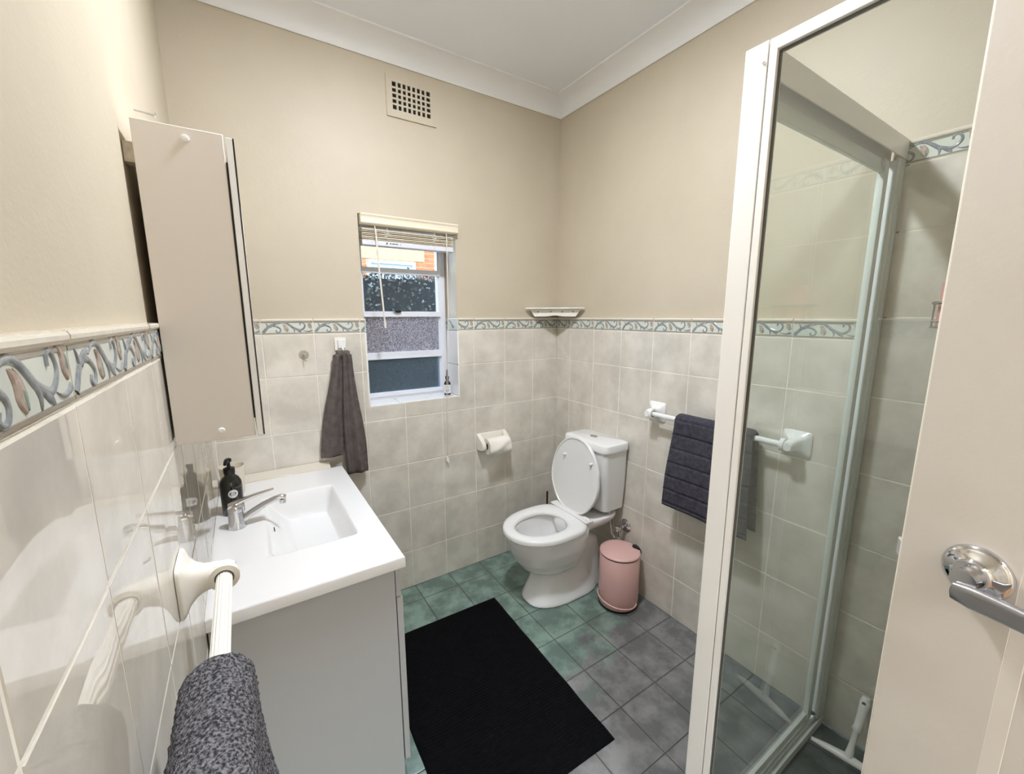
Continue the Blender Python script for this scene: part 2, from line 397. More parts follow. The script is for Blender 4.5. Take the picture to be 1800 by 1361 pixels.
def bud_mb(cx, cy, s):
    mb = MB(); ribbon(mb, [(cx-.012*s, cy+.13*s, .0006), (cx, cy+.02*s, .0032*s), (cx+.006*s, cy-.10*s, .0030*s), (cx+.004*s, cy-.17*s, .0006)], 0.0022); return mb
def clip(mb, u0, u1):
    if u0 <= 0.001 and u1 >= 0.999: return mb
    me = mb.mesh('tmp'); bm = bmesh.new(); bm.from_mesh(me)
    for co, no in (((u0-0.5)*0.2, (-1, 0, 0)), ((u1-0.5)*0.2, (1, 0, 0))):
        bmesh.ops.bisect_plane(bm, geom=bm.verts[:]+bm.edges[:]+bm.faces[:], plane_co=(co, 0, 0), plane_no=no, clear_outer=True)
    r = MB(); bm.verts.ensure_lookup_table(); bm.verts.index_update()
    r.v = [v.co.copy() for v in bm.verts]; r.f = [tuple(v.index for v in f.verts) for f in bm.faces]; bm.free(); return r
def border(wall, uA, u0, u1, v0, v1, lipside=1):
    # full tile would start at uA; visible piece u0..u1
    a, b = (u0-uA)/P, (u1-uA)/P
    if b-a < 0.03: return
    h_ = v1-v0; x0, x1 = (a-.5)*0.2+0.0006, (b-.5)*0.2-0.0006; z0 = -h_/2+0.001; z1 = h_/2
    def body():
        prof = [(0.009, z0), (0.0008, z0), (0, z0+0.001), (0, z1-0.0125), (-0.003, z1-0.0115), (-0.0048, z1-0.008), (-0.0048, z1-0.004), (-0.003, z1-0.0008), (0.001, z1), (0.0125, z1+0.0006)]
        return MB().loft([[(x, d, z) for d, z in prof] for x in (x0, x1)], True)
    k = (round(a, 3), round(b, 3), round(h_, 4))
    t = put('border_tile', ('b',)+k, body, CREAM, wall, uA+P/2, (v0+v1)/2)
    put('painted_field', ('f',)+k, lambda: MB().box(x0, x1, 0.002, -0.0005, z0+0.007, z1-0.018), FIELD, wall, 0, 0, t)
    put('line_band', ('l',)+k, lambda: MB().box(x0, x1, 0.002, -0.0012, z0+0.0035, z0+0.0068).box(x0, x1, 0.002, -0.0012, z1-0.0178, z1-0.0138), LINE, wall, 0, 0, t)
    for nm, mk, m_ in (('scroll', scroll_mb, SCROLL), ('flower', lambda: flower_mb(.455, .42, 1.0, 1), FLOWER), ('flower', lambda: flower_mb(.925, .60, .95, 1), FLOWER),
                       ('bud', lambda: bud_mb(.485, .33, .9), BUD), ('bud', lambda: bud_mb(.945, .62, .8), BUD)):
        mb = clip(mk(), a, b)
        if len(mb.f) > 2: 
            key = (nm, m_.name, k, len(mb.f), round(mb.v[0].x, 4))
            o = put(nm, key, lambda: mb, m_, wall, 0, 0, t)
            for p_ in o.data.polygons: p_.use_smooth = True
def cols(first, lo, hi):
    k0 = math.floor((lo-first)/P)-1; out = []
    for k in range(k0, k0+40):
        a, b = first+k*P, first+(k+1)*P
        if b <= lo+0.004 or a >= hi-0.004: continue
        out.append((a, max(a, lo), min(b, hi)))
    return out
def tile_rows(wall, first, lo, hi, rows, skip=None):
    for a, u0, u1 in cols(first, lo, hi):
        for v0, v1 in zip(rows[:-1], rows[1:]):
            if skip and skip(u0, u1, v0, v1): continue
            rect_tile(wall, u0, u1, v0, v1)
# back wall, with the window opening cut out of the tiles
def cut(u0, u1, v0, v1):
    if u1 <= WX0 or u0 >= WX1 or v1 <= WZ0: return False
    if v0 >= WZ0:
        if u0 < WX0-0.004: rect_tile('back', u0, WX0, v0, v1)
        if u1 > WX1+0.004: rect_tile('back', WX1, u1, v0, v1)
        return True
    g = G
    if u0 < WX0-0.004: poly_tile('back', [(u0+g, v0+g), (u1-g, v0+g), (u1-g, WZ0-g), (WX0-g, WZ0-g), (WX0-g, v1-g), (u0+g, v1-g)])
    elif u1 > WX1+0.004: poly_tile('back', [(u0+g, v0+g), (u1-g, v0+g), (u1-g, v1-g), (WX1+g, v1-g), (WX1+g, WZ0-g), (u0+g, WZ0-g)])
    else: rect_tile('back', u0, u1, v0, WZ0)
    return True
FB = -0.1863
tile_rows('back', FB, XL, XR, ROWS, cut)
for a, u0, u1 in cols(FB, XL, XR):
    if u0 < WX0: border('back', a, u0, min(u1, WX0), ZB, ZT)
    if u1 > WX1: border('back', a, max(u0, WX1), u1, ZB, ZT)
FR = 0.1285
tile_rows('right', FR, 0, 1.578, ROWS)
for a, u0, u1 in cols(FR, 0, 1.578): border('right', a, u0, u1, ZB, ZT)
SROWS = [0.0, 0.2085, 0.4685, 0.7225, 0.9735, 1.2300, 1.4825, 1.7335, 1.9210]
tile_rows('right', FR, 1.578, -YF, SROWS)
for a, u0, u1 in cols(FR, 1.578, -YF): border('right', a-0.012, u0, u1, 1.9210, 1.9888)
tile_rows('front', 0.0, 0.0, 0.86, SROWS)
for a, u0, u1 in cols(0.0, 0.0, 0.86): border('front', a, u0, u1, 1.9210, 1.9888)
FL = -1.5178
tile_rows('left', FL, YF, 0, ROWS)
for a, u0, u1 in cols(FL, YF, 0): border('left', a, u0, u1, ZB, ZT)
# floor tiles
def ftile(u0, u1, v0, v1, m_):
    w_, h_ = u1-u0-0.004, v1-v0-0.004
    if w_ < 0.01 or h_ < 0.01: return
    def mk():
        mb = tile_mesh([(-w_/2, -h_/2), (w_/2, -h_/2), (w_/2, h_/2), (-w_/2, h_/2)], 0.008, 0.004)
        return mb.xf(Matrix.Rotation(-PI/2, 4, 'X'))
    key = ('ft', round(w_, 4), round(h_, 4), m_.name)
    if key not in CACHE:
        me = mk().mesh('floor_tile'); me.materials.append(m_); CACHE[key] = me
    o = bpy.data.objects.new('floor_tile', CACHE[key]); C.objects.link(o); o.parent = floor
    o.location = Vector(((u0+u1)/2, (v0+v1)/2, 0))-wl(floor); o.rotation_euler = (random.uniform(-.0015, .0015), random.uniform(-.0015, .0015), 0)
for a, u0, u1 in cols(-0.1785, XL, XR):
    for b, v0, v1 in cols(-0.1285, YF, 0):
        xm, ym = (u0+u1)/2, (v0+v1)/2
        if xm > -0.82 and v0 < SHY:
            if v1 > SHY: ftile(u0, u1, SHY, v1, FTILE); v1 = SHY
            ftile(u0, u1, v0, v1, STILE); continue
        ftile(u0, u1, v0, v1, FTILE)

# ------------------------------------------------------------------ window recess, frame and glass
RD = 0.150
rm = MB(); rm.box(WX0-0.012, WX0, 0.001, 0.29, WZ0-0.01, WZ1+0.01); rm.box(WX1, WX1+0.012, 0.001, 0.29, WZ0-0.01, WZ1+0.01); 
# sill and reveal tiles
for a, u0, u1 in cols(FB-0.02, WX0, WX1):
    pts = [(u0+G, 0.0), (u1-G, 0.0), (u1-G, RD), (u0+G, RD)]
    MB().prism(pts, 0.010, Matrix.Translation((0, 0, WZ0-0.010))).build('sill_tile', WHITE, wall_back, bevel=0.0025)
rz_ = [WZ0, 1.2225, ZB, ZT]
for z0, z1 in zip(rz_[:-1], rz_[1:]):
    box('reveal_tile', WHITE if z1 < 1.45 else FIELD, wall_back, WX1-0.006, WX1+0.004, 0.002, RD, z0+G, z1-G, bevel=0.0015)
    box('reveal_tile', WHITE if z1 < 1.45 else FIELD, wall_back, WX0-0.004, WX0+0.006, 0.002, RD, z0+G, z1-G, bevel=0.0015)
sc_ = scroll_mb(); sc_ = clip(sc_, 0.0, 0.72); sc_.xf(Matrix.Translation((WX1-0.006, 0.085, (ZB+ZT)/2)) @ Matrix.Rotation(-PI/2, 4, 'Z')); sc_.build('scroll', SCROLL, wall_back, smooth=60)
win = bpy.data.objects.new('window_1', None); C.objects.link(win); win.location = ((WX0+WX1)/2, RD, WZ0); WORLD[win.name] = Vector(win.location); win['kind'] = 'structure'
FX0, FX1, FY0, FY1 = WX0, WX1-0.008, 0.143, 0.185
f = MB(); f.box(FX0, FX0+0.035, FY0, FY1, WZ0, WZ1); f.box(FX1-0.035, FX1, FY0, FY1, WZ0, WZ1); f.box(FX0, FX1, FY0+0.002, FY1, WZ1-0.03, WZ1); f.box(FX0, FX1, FY0+0.001, FY1, WZ0, WZ0+0.018)
f.build('window_frame', ALU2, win, bevel=0.002)
PX0, PX1 = FX0+0.028, FX1-0.03
TR = [(1.706, 1.733), (1.487, 1.512), (1.266, 1.299)]
for z0, z1 in TR:
    tr = box('transom', ALU2, win, PX0, PX1, FY0-0.006, FY1-0.01, z0, z1, bevel=0.002)
    box('weather_bar', ALU2, tr, PX0+0.004, PX1-0.004, FY0-0.010, FY0-0.004, z0-0.003, z0+0.006, bevel=0.001)
for x in (PX0, PX1-0.012):
    box('sash_stile', ALU2, win, x, x+0.012, FY0+0.004, FY1-0.012, WZ0+0.018, WZ1-0.03, bevel=0.001)
box('bottom_rail', ALU2, win, PX0, PX1, FY0-0.004, FY1-0.01, WZ0+0.012, WZ0+0.034, bevel=0.002)
zs = [(1.73, 1.93, WGLASS), (1.51, 1.708, HAZE), (1.297, 1.489, OBSC), (WZ0+0.03, 1.268, SCREEN)]
for z0, z1, m_ in zs: box('glass_pane', m_, win, PX0+0.004, PX1-0.004, 0.160, 0.164, z0, z1)
lt = MB(); lt.box(-0.985, -0.955, FY0-0.018, FY0-0.006, 1.506, 1.516); lt.tube([(-0.972, FY0-0.012, 1.51), (-0.985, FY0-0.022, 1.522), (-0.995, FY0-0.026, 1.526)], 0.004, 8)
look(lt.build('window_latch', BLACK, win, smooth=40), 'small black window latch')

# ------------------------------------------------------------------ door 1 (open room door) and doorway
TH = math.radians(12.9); dv = Vector((math.sin(TH), math.cos(TH), 0)); dn = Vector((-math.cos(TH), math.sin(TH), 0))   # dn: visible face normal
HND = Vector((-0.900, -1.9746, 1.16)); FE = HND+dv*0.0805; FE.z = 0
T = Matrix((dv, dn, Vector((0, 0, 1)))).transposed().to_4x4(); T.translation = FE          # local x along leaf (0 = free edge, -w = hinge), y out of visible face
DW = 0.70
door = bpy.data.objects.new('door_1', None); C.objects.link(door); door.location = FE+dv*(-DW/2); WORLD[door.name] = Vector(door.location); door['kind'] = 'structure'
ST = 0.118
lf = MB(); lf.box(-ST, 0, -0.036, 0, 0.008, 2.03); lf.add([(-ST+0.001, -0.02, 0.22), (-ST+0.001, 0, 0.22), (-ST-0.016, -0.0035, 0.235), (-ST-0.016, -0.02, 0.235), (-ST+0.001, -0.02, 1.91), (-ST+0.001, 0, 1.91), (-ST-0.016, -0.0035, 1.895), (-ST-0.016, -0.02, 1.895)], [(0,1,2,3),(4,7,6,5),(0,4,5,1),(1,5,6,2),(2,6,7,3),(3,7,4,0)]); lf.box(-DW, -DW+ST, -0.036, 0, 0.008, 2.03); lf.box(-DW+ST, -ST, -0.036, 0, 0.008, 0.22); lf.box(-DW+ST, -ST, -0.036, 0, 1.91, 2.03)
lf.xf(T).build('leaf', DOORM, door, bevel=0.001)
MB().box(-DW+ST-0.004, -ST+0.004, -0.030, -0.004, 0.215, 1.915).xf(T).build('door_panel', DOORM, door)
MB().box(-0.0005, 0.0022, -0.0335, -0.0012, 0.012, 2.026).xf(T).build('edge_strip', EDGE, door, bevel=0.001)
hl = T.inverted() @ HND; hx, hz = hl.x, hl.z
MB().lathe([(0.0, 0.0005), (0.0345, 0.0005), (0.0350, 0.003), (0.0335, 0.0062), (0.028, 0.0095), (0.0195, 0.0125), (0.0165, 0.0165), (0.0160, 0.020), (0.0, 0.020)], (hx, 0, hz), 'y', 48).xf(T).build('handle_rose', CHROME, door, smooth=50)
MB().lathe([(0.0, 0.019), (0.0130, 0.019), (0.0120, 0.023), (0.0120, 0.030), (0.0130, 0.034), (0.0, 0.034)], (hx, 0, hz-0.004), 'y', 32).xf(T).build('handle_neck', CHROME, door, smooth=50)
lv = MB(); rings = []
for k in range(15):
    t = k/14; xx = hx+0.007-t*0.135; hh = 0.0140-0.002*t; yy = 0.0385-0.003*math.sin(t*PI); th = 0.0065
    if k == 0: hh, th = 0.004, 0.003
    elif k == 1: xx = hx+0.0050; hh, th = 0.0110, 0.0055
    elif k == 14: hh, th = 0.005, 0.003
    zz = hz-0.020-0.004*t*t
    rings.append([Vector((xx, yy+th*math.copysign(abs(math.cos(2*PI*q/20))**0.45, math.cos(2*PI*q/20)), zz+hh*math.copysign(abs(math.sin(2*PI*q/20))**0.6, math.sin(2*PI*q/20)))) for q in range(20)])
lv.loft(rings).xf(T).build('handle_lever', SATINM, door, smooth=50)
lb = MB(); zl = hz-0.016
lb.add([(0.0025, -0.020, zl-0.013), (0.0125, -0.020, zl-0.013), (0.0125, -0.015, zl-0.013), (0.0025, -0.004, zl-0.013),
                   (0.0025, -0.020, zl+0.013), (0.0125, -0.020, zl+0.013), (0.0125, -0.015, zl+0.013), (0.0025, -0.004, zl+0.013)],
                  [(0,3,2,1),(4,5,6,7),(0,1,5,4),(1,2,6,5),(2,3,7,6),(3,0,4,7)])
lb.xf(T).build('latch_bolt', mat('latch metal', S(232, 232, 232), 0.5, 1.0), door, bevel=0.0015)
# door casing on the front wall and the hall beyond
cs = MB(); cs.box(DX1, DX1+0.06, YF-PT, YF+0.004, 0, 2.11); cs.box(DX0-0.01, DX1+0.06, YF-PT, YF+0.004, 2.05, 2.11)
struct(cs.build('trim_5', ALU, bevel=0.003))
struct(MB().box(-2.6, -0.2, -4.2, YF-0.12, -0.05, -0.001).build('floor_hall', mat('hall boards', S(150, 112, 78), 0.4)))
struct(MB().box(-2.6, -0.2, -4.2, YF-0.12, ZC, ZC+0.1).build('ceiling_hall', CEIL))
struct(MB().box(-2.6, -0.2, -4.3, -4.2, 0, ZC).build('wall_hall', PAINT))
struct(MB().box(-2.7, -2.6, -4.3, YF-0.12, 0, ZC).build('wall_hall_left', PAINT))
struct(MB().box(-0.2, -0.1, -4.3, YF-0.12, 0, ZC).build('wall_hall_right', PAINT))
hl_ = thing('hall_fill_light', 'round fill light added in the unseen hall behind the doorway', 'light', (-1.4, -3.3, ZC-0.03))  # made-up lamp, added behind the camera to give soft fill
MB().lathe([(0, ZC-0.001), (0.26, ZC-0.001), (0.265, ZC-0.03), (0, ZC-0.03)], (-1.4, -3.3, 0)).build('base', PLAST, hl_, smooth=40)
MB().lathe([(0, ZC-0.031), (0.25, ZC-0.031), (0.20, ZC-0.07), (0, ZC-0.08)], (-1.4, -3.3, 0)).build('diffuser', HFILL, hl_, smooth=60)

# ------------------------------------------------------------------ ceiling light (just above the frame)
LX, LY = -1.10, -1.09
cl = thing('ceiling_light', 'small round flush ceiling light on the white ceiling above the room', 'light', (LX, LY, ZC-0.02))
MB().lathe([(0.0, ZC-0.001), (0.11, ZC-0.001), (0.112, ZC-0.014), (0.085, ZC-0.022), (0, ZC-0.022)], (LX, LY, 0), n=40).build('trim_ring', PLAST, cl, smooth=40)
MB().lathe([(0.0, ZC-0.0225), (0.078, ZC-0.0225), (0.078, ZC-0.026), (0, ZC-0.026)], (LX, LY, 0), n=40).build('diffuser', LIT, cl, smooth=40)

# ------------------------------------------------------------------ vanity
VT, VX, VY0, VY1 = 0.790, -1.331, -0.945, -0.046
van = thing('vanity_cabinet', 'white laminate bathroom vanity cabinet under the basin top', 'cabinet', (-1.58, -0.49, 0))
CX = -1.362
box('side_panel', SATIN, van, XL+0.002, CX, -0.934, -0.918, 0.0, 0.752, bevel=0.001)
box('side_panel', SATIN, van, XL+0.002, CX, -0.064, -0.05, 0.0, 0.752, bevel=0.001)
box('bottom_board', SATIN, van, XL+0.004, CX-0.003, -0.9175, -0.0645, 0.10, 0.116)
box('back_board', SATIN, van, XL+0.004, XL+0.010, -0.9175, -0.0645, 0.1165, 0.66)
box('kick_board', SATIN, van, -1.43, -1.415, -0.9175, -0.0645, 0.001, 0.099)
box('front_rail', SATIN, van, CX+0.002, CX+0.017, -0.934, -0.05, 0.662, 0.752, bevel=0.0012)
for k in range(2):
    y0 = -0.934+k*0.443
    d_ = box('door', SATIN, van, CX+0.003, CX+0.021, y0, y0+0.440, 0.075, 0.656, bevel=0.0015)
    yy = y0+(0.415 if k == 0 else 0.025)
    MB().tube([(CX+0.021, yy, 0.60), (CX+0.040, yy, 0.60), (CX+0.040, yy, 0.50), (CX+0.021, yy, 0.50)], 0.004, 8).build('handle', CHROME, d_, smooth=50)
# basin top: height field with a moulded rectangular bowl
def ss(t): t = max(0, min(1, t)); return t*t*(3-2*t)
BX0, BX1, BY0, BY1 = -1.668, -1.412, -0.735, -0.255
def depth(x, y):
    if x <= BX0-0.01 or x >= BX1 or y <= BY0 or y >= BY1: return 0.0
    a = ss((x-BX0+0.01)/0.10); b = ss((BX1-x)/0.035)
    c = ss((y-BY0)/0.035); d_ = ss((BY1-y)/0.035)
    return 0.105*min(1, a)*b*c*d_*(0.92+0.08*ss((x-BX0)/0.25))
def axis(lo, hi, marks, n):
    pts = {lo, hi}
    for k in range(n+1): pts.add(round(lo+(hi-lo)*k/n, 5))
    for m0, m1, q in marks:
        for k in range(q+1): pts.add(round(m0+(m1-m0)*k/q, 5))
    return sorted(pts)
xs = axis(XL+0.0003, VX, [(BX0-0.01, BX0+0.1, 24), (BX1-0.036, BX1, 16), (VX-0.006, VX, 4)], 26)
ys = axis(VY0, VY1, [(BY0, BY0+0.036, 16), (BY1-0.036, BY1, 16), (VY0, VY0+0.006, 4), (VY1-0.006, VY1, 4)], 40)
def hz_(x, y):
    r = 0.005; e = 0
    for dd in (VX-x, y-VY0, VY1-y):
        if dd < r: e = max(e, r-math.sqrt(max(0, r*r-(r-dd)**2)))
    lip = 0.0015*math.exp(-((VX-x-0.010)/0.006)**2)
    return VT-e-depth(x, y)
bt = MB(); nx, ny = len(xs), len(ys)
bt.grid(lambda i, j: Vector((xs[round(i*(nx-1))], ys[round(j*(ny-1))], hz_(xs[round(i*(nx-1))], ys[round(j*(ny-1))]))), nx, ny)
loop = [i for i in range(nx)]+[j*nx+nx-1 for j in range(1, ny)]+[(ny-1)*nx+i for i in range(nx-2, -1, -1)]+[j*nx for j in range(ny-2, 0, -1)]
k0 = len(bt.v); bt.v += [Vector((bt.v[i].x, bt.v[i].y, 0.756)) for i in loop]; n_ = len(loop)
bt.f += [(loop[i], loop[(i+1) % n_], k0+(i+1) % n_, k0+i) for i in range(n_)]
basin = tag(bt.build('basin_top', WHITE, smooth=50), 'glossy white one-piece vanity top with rectangular sunken basin', 'basin')
dr = MB().lathe([(0, 0), (0.022, 0), (0.024, 0.003), (0.018, 0.005), (0.006, 0.004), (0, 0.004)], (-1.53, -0.635, VT-0.1045), n=28).build('drain', CHROME, basin, smooth=50)
ov = MB().box(-1.6440, -1.6410, -0.512, -0.480, 0.757, 0.7645).build('overflow_slot', INK, basin, bevel=0.001)
# filler strip between top and back wall
fs = MB(); fs.loft([[Vector((x, VY1-0.001, 0.770)), Vector((x, VY1-0.001, VT+0.001)), Vector((x, -0.003, VT+0.024)), Vector((x, -0.003, 0.770))] for x in (XL+0.003, -1.382)])
struct(fs.build('trim_6', CREAM, bevel=0.002))

# mixer tap
tx, ty = -1.746, -0.470
tap = thing('mixer_tap', 'chrome single-lever mixer tap standing at the back of the basin', 'tap', (tx, ty, VT))
MB().lathe([(0, VT+0.0005), (0.027, VT+0.0005), (0.0265, VT+0.004), (0.0235, VT+0.03), (0.0225, VT+0.058), (0.0, VT+0.058)], (tx, ty, 0), n=40).build('body', CHROME, tap, smooth=45)
MB().lathe([(0, VT+0.0585), (0.0228, VT+0.0585), (0.0235, VT+0.063), (0.0225, VT+0.074), (0.016, VT+0.086), (0.006, VT+0.092), (0, VT+0.092)], (tx, ty, 0), n=40).build('cartridge_cap', CHROME, tap, smooth=50)
sp = [(tx+0.012, ty+0.0, VT+0.022), (tx+0.045, ty-0.001, VT+0.042), (tx+0.085, ty-0.002, VT+0.063), (tx+0.115, ty-0.003, VT+0.074), (tx+0.135, ty-0.003, VT+0.077), (tx+0.146, ty-0.003, VT+0.072)]
spo = MB().tube(sp, [0.0125, 0.0115, 0.0105, 0.010, 0.010, 0.0098], 20, up=Vector((0, 1, 0))).build('spout', CHROME, tap, smooth=50)
MB().lathe([(0, VT+0.054), (0.0095, VT+0.054), (0.0105, VT+0.058), (0.0105, VT+0.068), (0, VT+0.068)], (tx+0.138, ty-0.003, 0), n=24).build('aerator', CHROME, spo, smooth=50)
lev = []
for k in range(9):
    t = k/8; lev.append((t, Vector((tx-0.020+0.135*t, ty+0.004*t, VT+0.078+0.030*t+0.004*math.sin(t*PI))), 0.0175-0.012*t, 0.010-0.0065*t))
MB().loft([[c+Vector((0, wd*math.cos(2*PI*q/16), hh*math.sin(2*PI*q/16))) for q in range(16)] for t, c, wd, hh in lev]).build('lever', CHROME, tap, smooth=50)

# black soap bottle with round white emblem
bx, by = -1.757, -0.335
bot = thing('soap_bottle', 'tall black pump bottle with round white emblem beside the basin tap', 'bottle', (bx, by, VT))
MB().lathe([(0, VT+0.0008), (0.031, VT+0.0008), (0.034, VT+0.005), (0.0345, VT+0.105), (0.033, VT+0.118), (0.026, VT+0.133), (0.0165, VT+0.142), (0.0150, VT+0.148), (0, VT+0.148)], (bx, by, 0), n=40).build('bottle_body', BGLASS, bot, smooth=40)
pm = MB(); pm.lathe([(0, VT+0.1485), (0.0175, VT+0.1485), (0.0178, VT+0.168), (0.013, VT+0.171), (0.006, VT+0.173), (0.0055, VT+0.190), (0.0105, VT+0.192), (0.011, VT+0.200), (0.006, VT+0.204), (0, VT+0.204)], (bx, by, 0), n=24)
pm.tube([(bx, by, VT+0.197), (bx-0.006, by-0.022, VT+0.199), (bx-0.009, by-0.036, VT+0.192)], [0.0075, 0.0065, 0.0045], 12)
pm.build('pump', BLACK, bot, smooth=45)
# emblem on the bottle, wrapped on its side facing the camera
fa = math.atan2(-2.05-by, -1.676-bx)+0.10
def onb(a, h, r=0.0349): return Vector((bx+r*math.cos(fa+a), by+r*math.sin(fa+a), VT+h))
em = MB(); cz = 0.082; R_ = 0.0150
ring0 = [onb(R_*math.cos(2*PI*k/32)/0.0345, cz+R_*math.sin(2*PI*k/32), 0.0350) for k in range(32)]
em.add([onb(0, cz, 0.0351)]+ring0, [(0, k+1, (k+1) % 32+1) for k in range(32)])
eo = em.build('emblem', LABEL, bot)
let = MB()
for cx_ in (-0.0055, 0.0045):
    for rr0, rr1 in ((0.0046, 0.0062),):
        a0, a1 = math.radians(45), math.radians(315); v = []; 
        for k in range(17):
            a = a0+(a1-a0)*k/16
            for rr in (rr0, rr1): v.append(onb(-(cx_+rr*0.85*math.cos(a))/0.0345*-1, cz+rr*math.sin(a), 0.03525))
        let.add(v, [(2*k, 2*k+1, 2*k+3, 2*k+2) for k in range(16)])
look(let.build('lettering', INK, eo), 'two dark letters CC on the emblem')
MB().add([onb(x/0.0345, z, 0.0350) for x, z in [(0.017, 0.050), (0.024, 0.050), (0.031, 0.050), (0.031, 0.098), (0.024, 0.098), (0.017, 0.098)]], [(0, 1, 4, 5), (1, 2, 3, 4)]).build('back_label', mat('black label', S(34, 34, 38), 0.5), bot)
# tumbler behind it
cx, cy = -1.757, -0.145
cup = tag(MB().lathe([(0, VT+0.0008), (0.034, VT+0.0008), (0.036, VT+0.004), (0.043, VT+0.112), (0.0445, VT+0.117), (0.0425, VT+0.117), (0.034, VT+0.008), (0, VT+0.008)], (cx, cy, 0), n=40).build('tumbler', CUP, smooth=45),
          'cream open tumbler behind the black pump bottle', 'cup')

# ------------------------------------------------------------------ mirror cabinet
mc = thing('mirror_cabinet', 'tall grey-white mirror cabinet on the left wall above the vanity', 'cabinet', (-1.74, -0.70, 1.232))
MX0, MX1, MY0, MY1, MZ0, MZ1 = XL+0.0045, -1.669, -1.0, -0.40, 1.232, 1.838
box('carcass', GREYLAM, mc, MX0, MX1, MY0+0.002, MY1, MZ0+0.001, MZ1-0.001)
box('side_panel', GREYLAM, mc, MX0, MX1, MY0-0.014, MY0+0.0015, MZ0, MZ1, bevel=0.0015)
box('side_panel', GREYLAM, mc, MX0, MX1, MY1+0.0005, MY1+0.016, MZ0, MZ1, bevel=0.0015)
sh_ = box('shadow_gap', DARK, mc, MX1+0.0002, MX1+0.0028, MY0-0.0145, MY1+0.010, MZ0+0.040, MZ1-0.050)
for k in range(2):
    y0 = MY0-0.014+k*0.3155
    d_ = box('door', PLAST, mc, MX1+0.003, MX1+0.0145, y0, y0+0.3135, MZ0, MZ1-0.004, bevel=0.001)
    box('mirror', MIRROR, d_, MX1+0.0172, MX1+0.0175, y0+0.002, y0+0.3125, MZ0+0.001, MZ1-0.005)
    box('mirror_edge', BLACK, d_, MX1+0.0147, MX1+0.0171, y0, y0+0.3135, MZ0, MZ1-0.004)
for z in (MZ0+0.020, MZ1-0.020):
    MB().lathe([(0, 0), (0.0065, 0), (0.0065, -0.0015), (0.005, -0.0032), (0, -0.0036)], (-1.729, MY0-0.0142, z), 'y', 24).build('screw_cap', PLAST, mc, smooth=40)
box('packing_block', WOOD, mc, XL-0.0115, XL+0.004, MY0-0.004, MY0+0.05, 1.765, 1.800, bevel=0.001)
nl = MB(); nl.tube([(XL-PT, -0.80, 1.925), (XL-PT+0.035, -0.80, 1.922)], 0.002, 8); nl.lathe([(0, 0.034), (0.005, 0.034), (0.005, 0.037), (0, 0.037)], (XL-PT, -0.80, 1.922), 'x', 12)
tag(nl.build('nail', STEEL, smooth=40), 'small bare nail in the left wall above the mirror cabinet', 'nail')

# ------------------------------------------------------------------ towel rails
def bracket(name, parent, base, nrm, axis_, m_, d=0.066, sgn=1, half=0.049):
    base = Vector(base); nrm = Vector(nrm); ax = Vector(axis_); z = Vector((0, 0, 1)); rings = []
    for dd, hw, hv, e in [(0.0, half, half, 8), (0.004, half, half, 8), (0.0075, half-0.003, half-0.003, 7), (0.014, half*0.72, half*0.72, 5), (0.024, half*0.52, half*0.55, 4), (0.036, half*0.42, half*0.47, 3), (d-0.012, half*0.38, half*0.45, 2.4), (d+0.008, half*0.36, half*0.42, 2.2), (d+0.018, half*0.30, half*0.30, 2)]:
        r = []
        for k in range(32):
            a = 2*PI*k/32; c, s_ = math.cos(a), math.sin(a)
            r.append(base+nrm*dd+ax*hw*math.copysign(abs(c)**(2/e), c)+z*hv*math.copysign(abs(s_)**(2/e), s_))
        rings.append(r)
    o = MB().loft(rings).build(name, m_, parent, smooth=55)
    # ring collar at the bar end and the dark joint round it
    c0 = base+nrm*d+ax*sgn*0.012
    def disc(r0, t0, r1, t1, mm, nm):
        ang = [2*PI*k/28 for k in range(28)]
        rr = [[c0+ax*sgn*t+nrm*r*math.cos(a)+z*r*math.sin(a) for a in ang] for r, t in ((r0, t0), (r1, t0), (r1, t1), (r0, t1))]
        MB().loft(rr, False, True).build(nm, mm, o, smooth=40)
    disc(0.0155, 0.0, 0.0245, 0.013, m_, 'collar'); disc(0.0125, 0.004, 0.0152, 0.0115, DGREY, 'joint')
    return o
def rail(label, base0, base1, nrm, m_, ribbed, r=0.0115, d=0.066, half=0.049):
    b0, b1 = Vector(base0), Vector(base1); ax = (b1-b0).normalized()
    t = thing('towel_rail', label, 'towel rail', tuple((b0+b1)/2))
    bracket('bracket', t, b0, nrm, ax, m_, d, 1, half); bracket('bracket', t, b1, nrm, ax, m_, d, -1, half)
    n = 48 if ribbed else 24; z = Vector((0, 0, 1)); nn = Vector(nrm)
    rr = [[p+nn*(r*(1+(0.07*math.cos(16*a) if ribbed else 0)))*math.cos(a)+z*(r*(1+(0.07*math.cos(16*a) if ribbed else 0)))*math.sin(a) for a in [2*PI*k/n for k in range(n)]]
          for p in (b0+nn*d+ax*0.014, b1+nn*d-ax*0.014)]
    MB().loft(rr).build('bar', m_, t, smooth=60); return t
rail('white ceramic towel rail on the right wall with a plain round bar', (-0.001, -0.7875, 1.026), (-0.001, -1.40, 1.026), (-1, 0, 0), WHITE, False, d=0.062)
rail('white towel rail with ribbed bar on the left wall beside the vanity', (XL+0.001, -1.158, 1.012), (XL+0.001, -1.86, 1.012), (1, 0, 0), CERAM, True, d=0.066, half=0.050, r=0.0120)

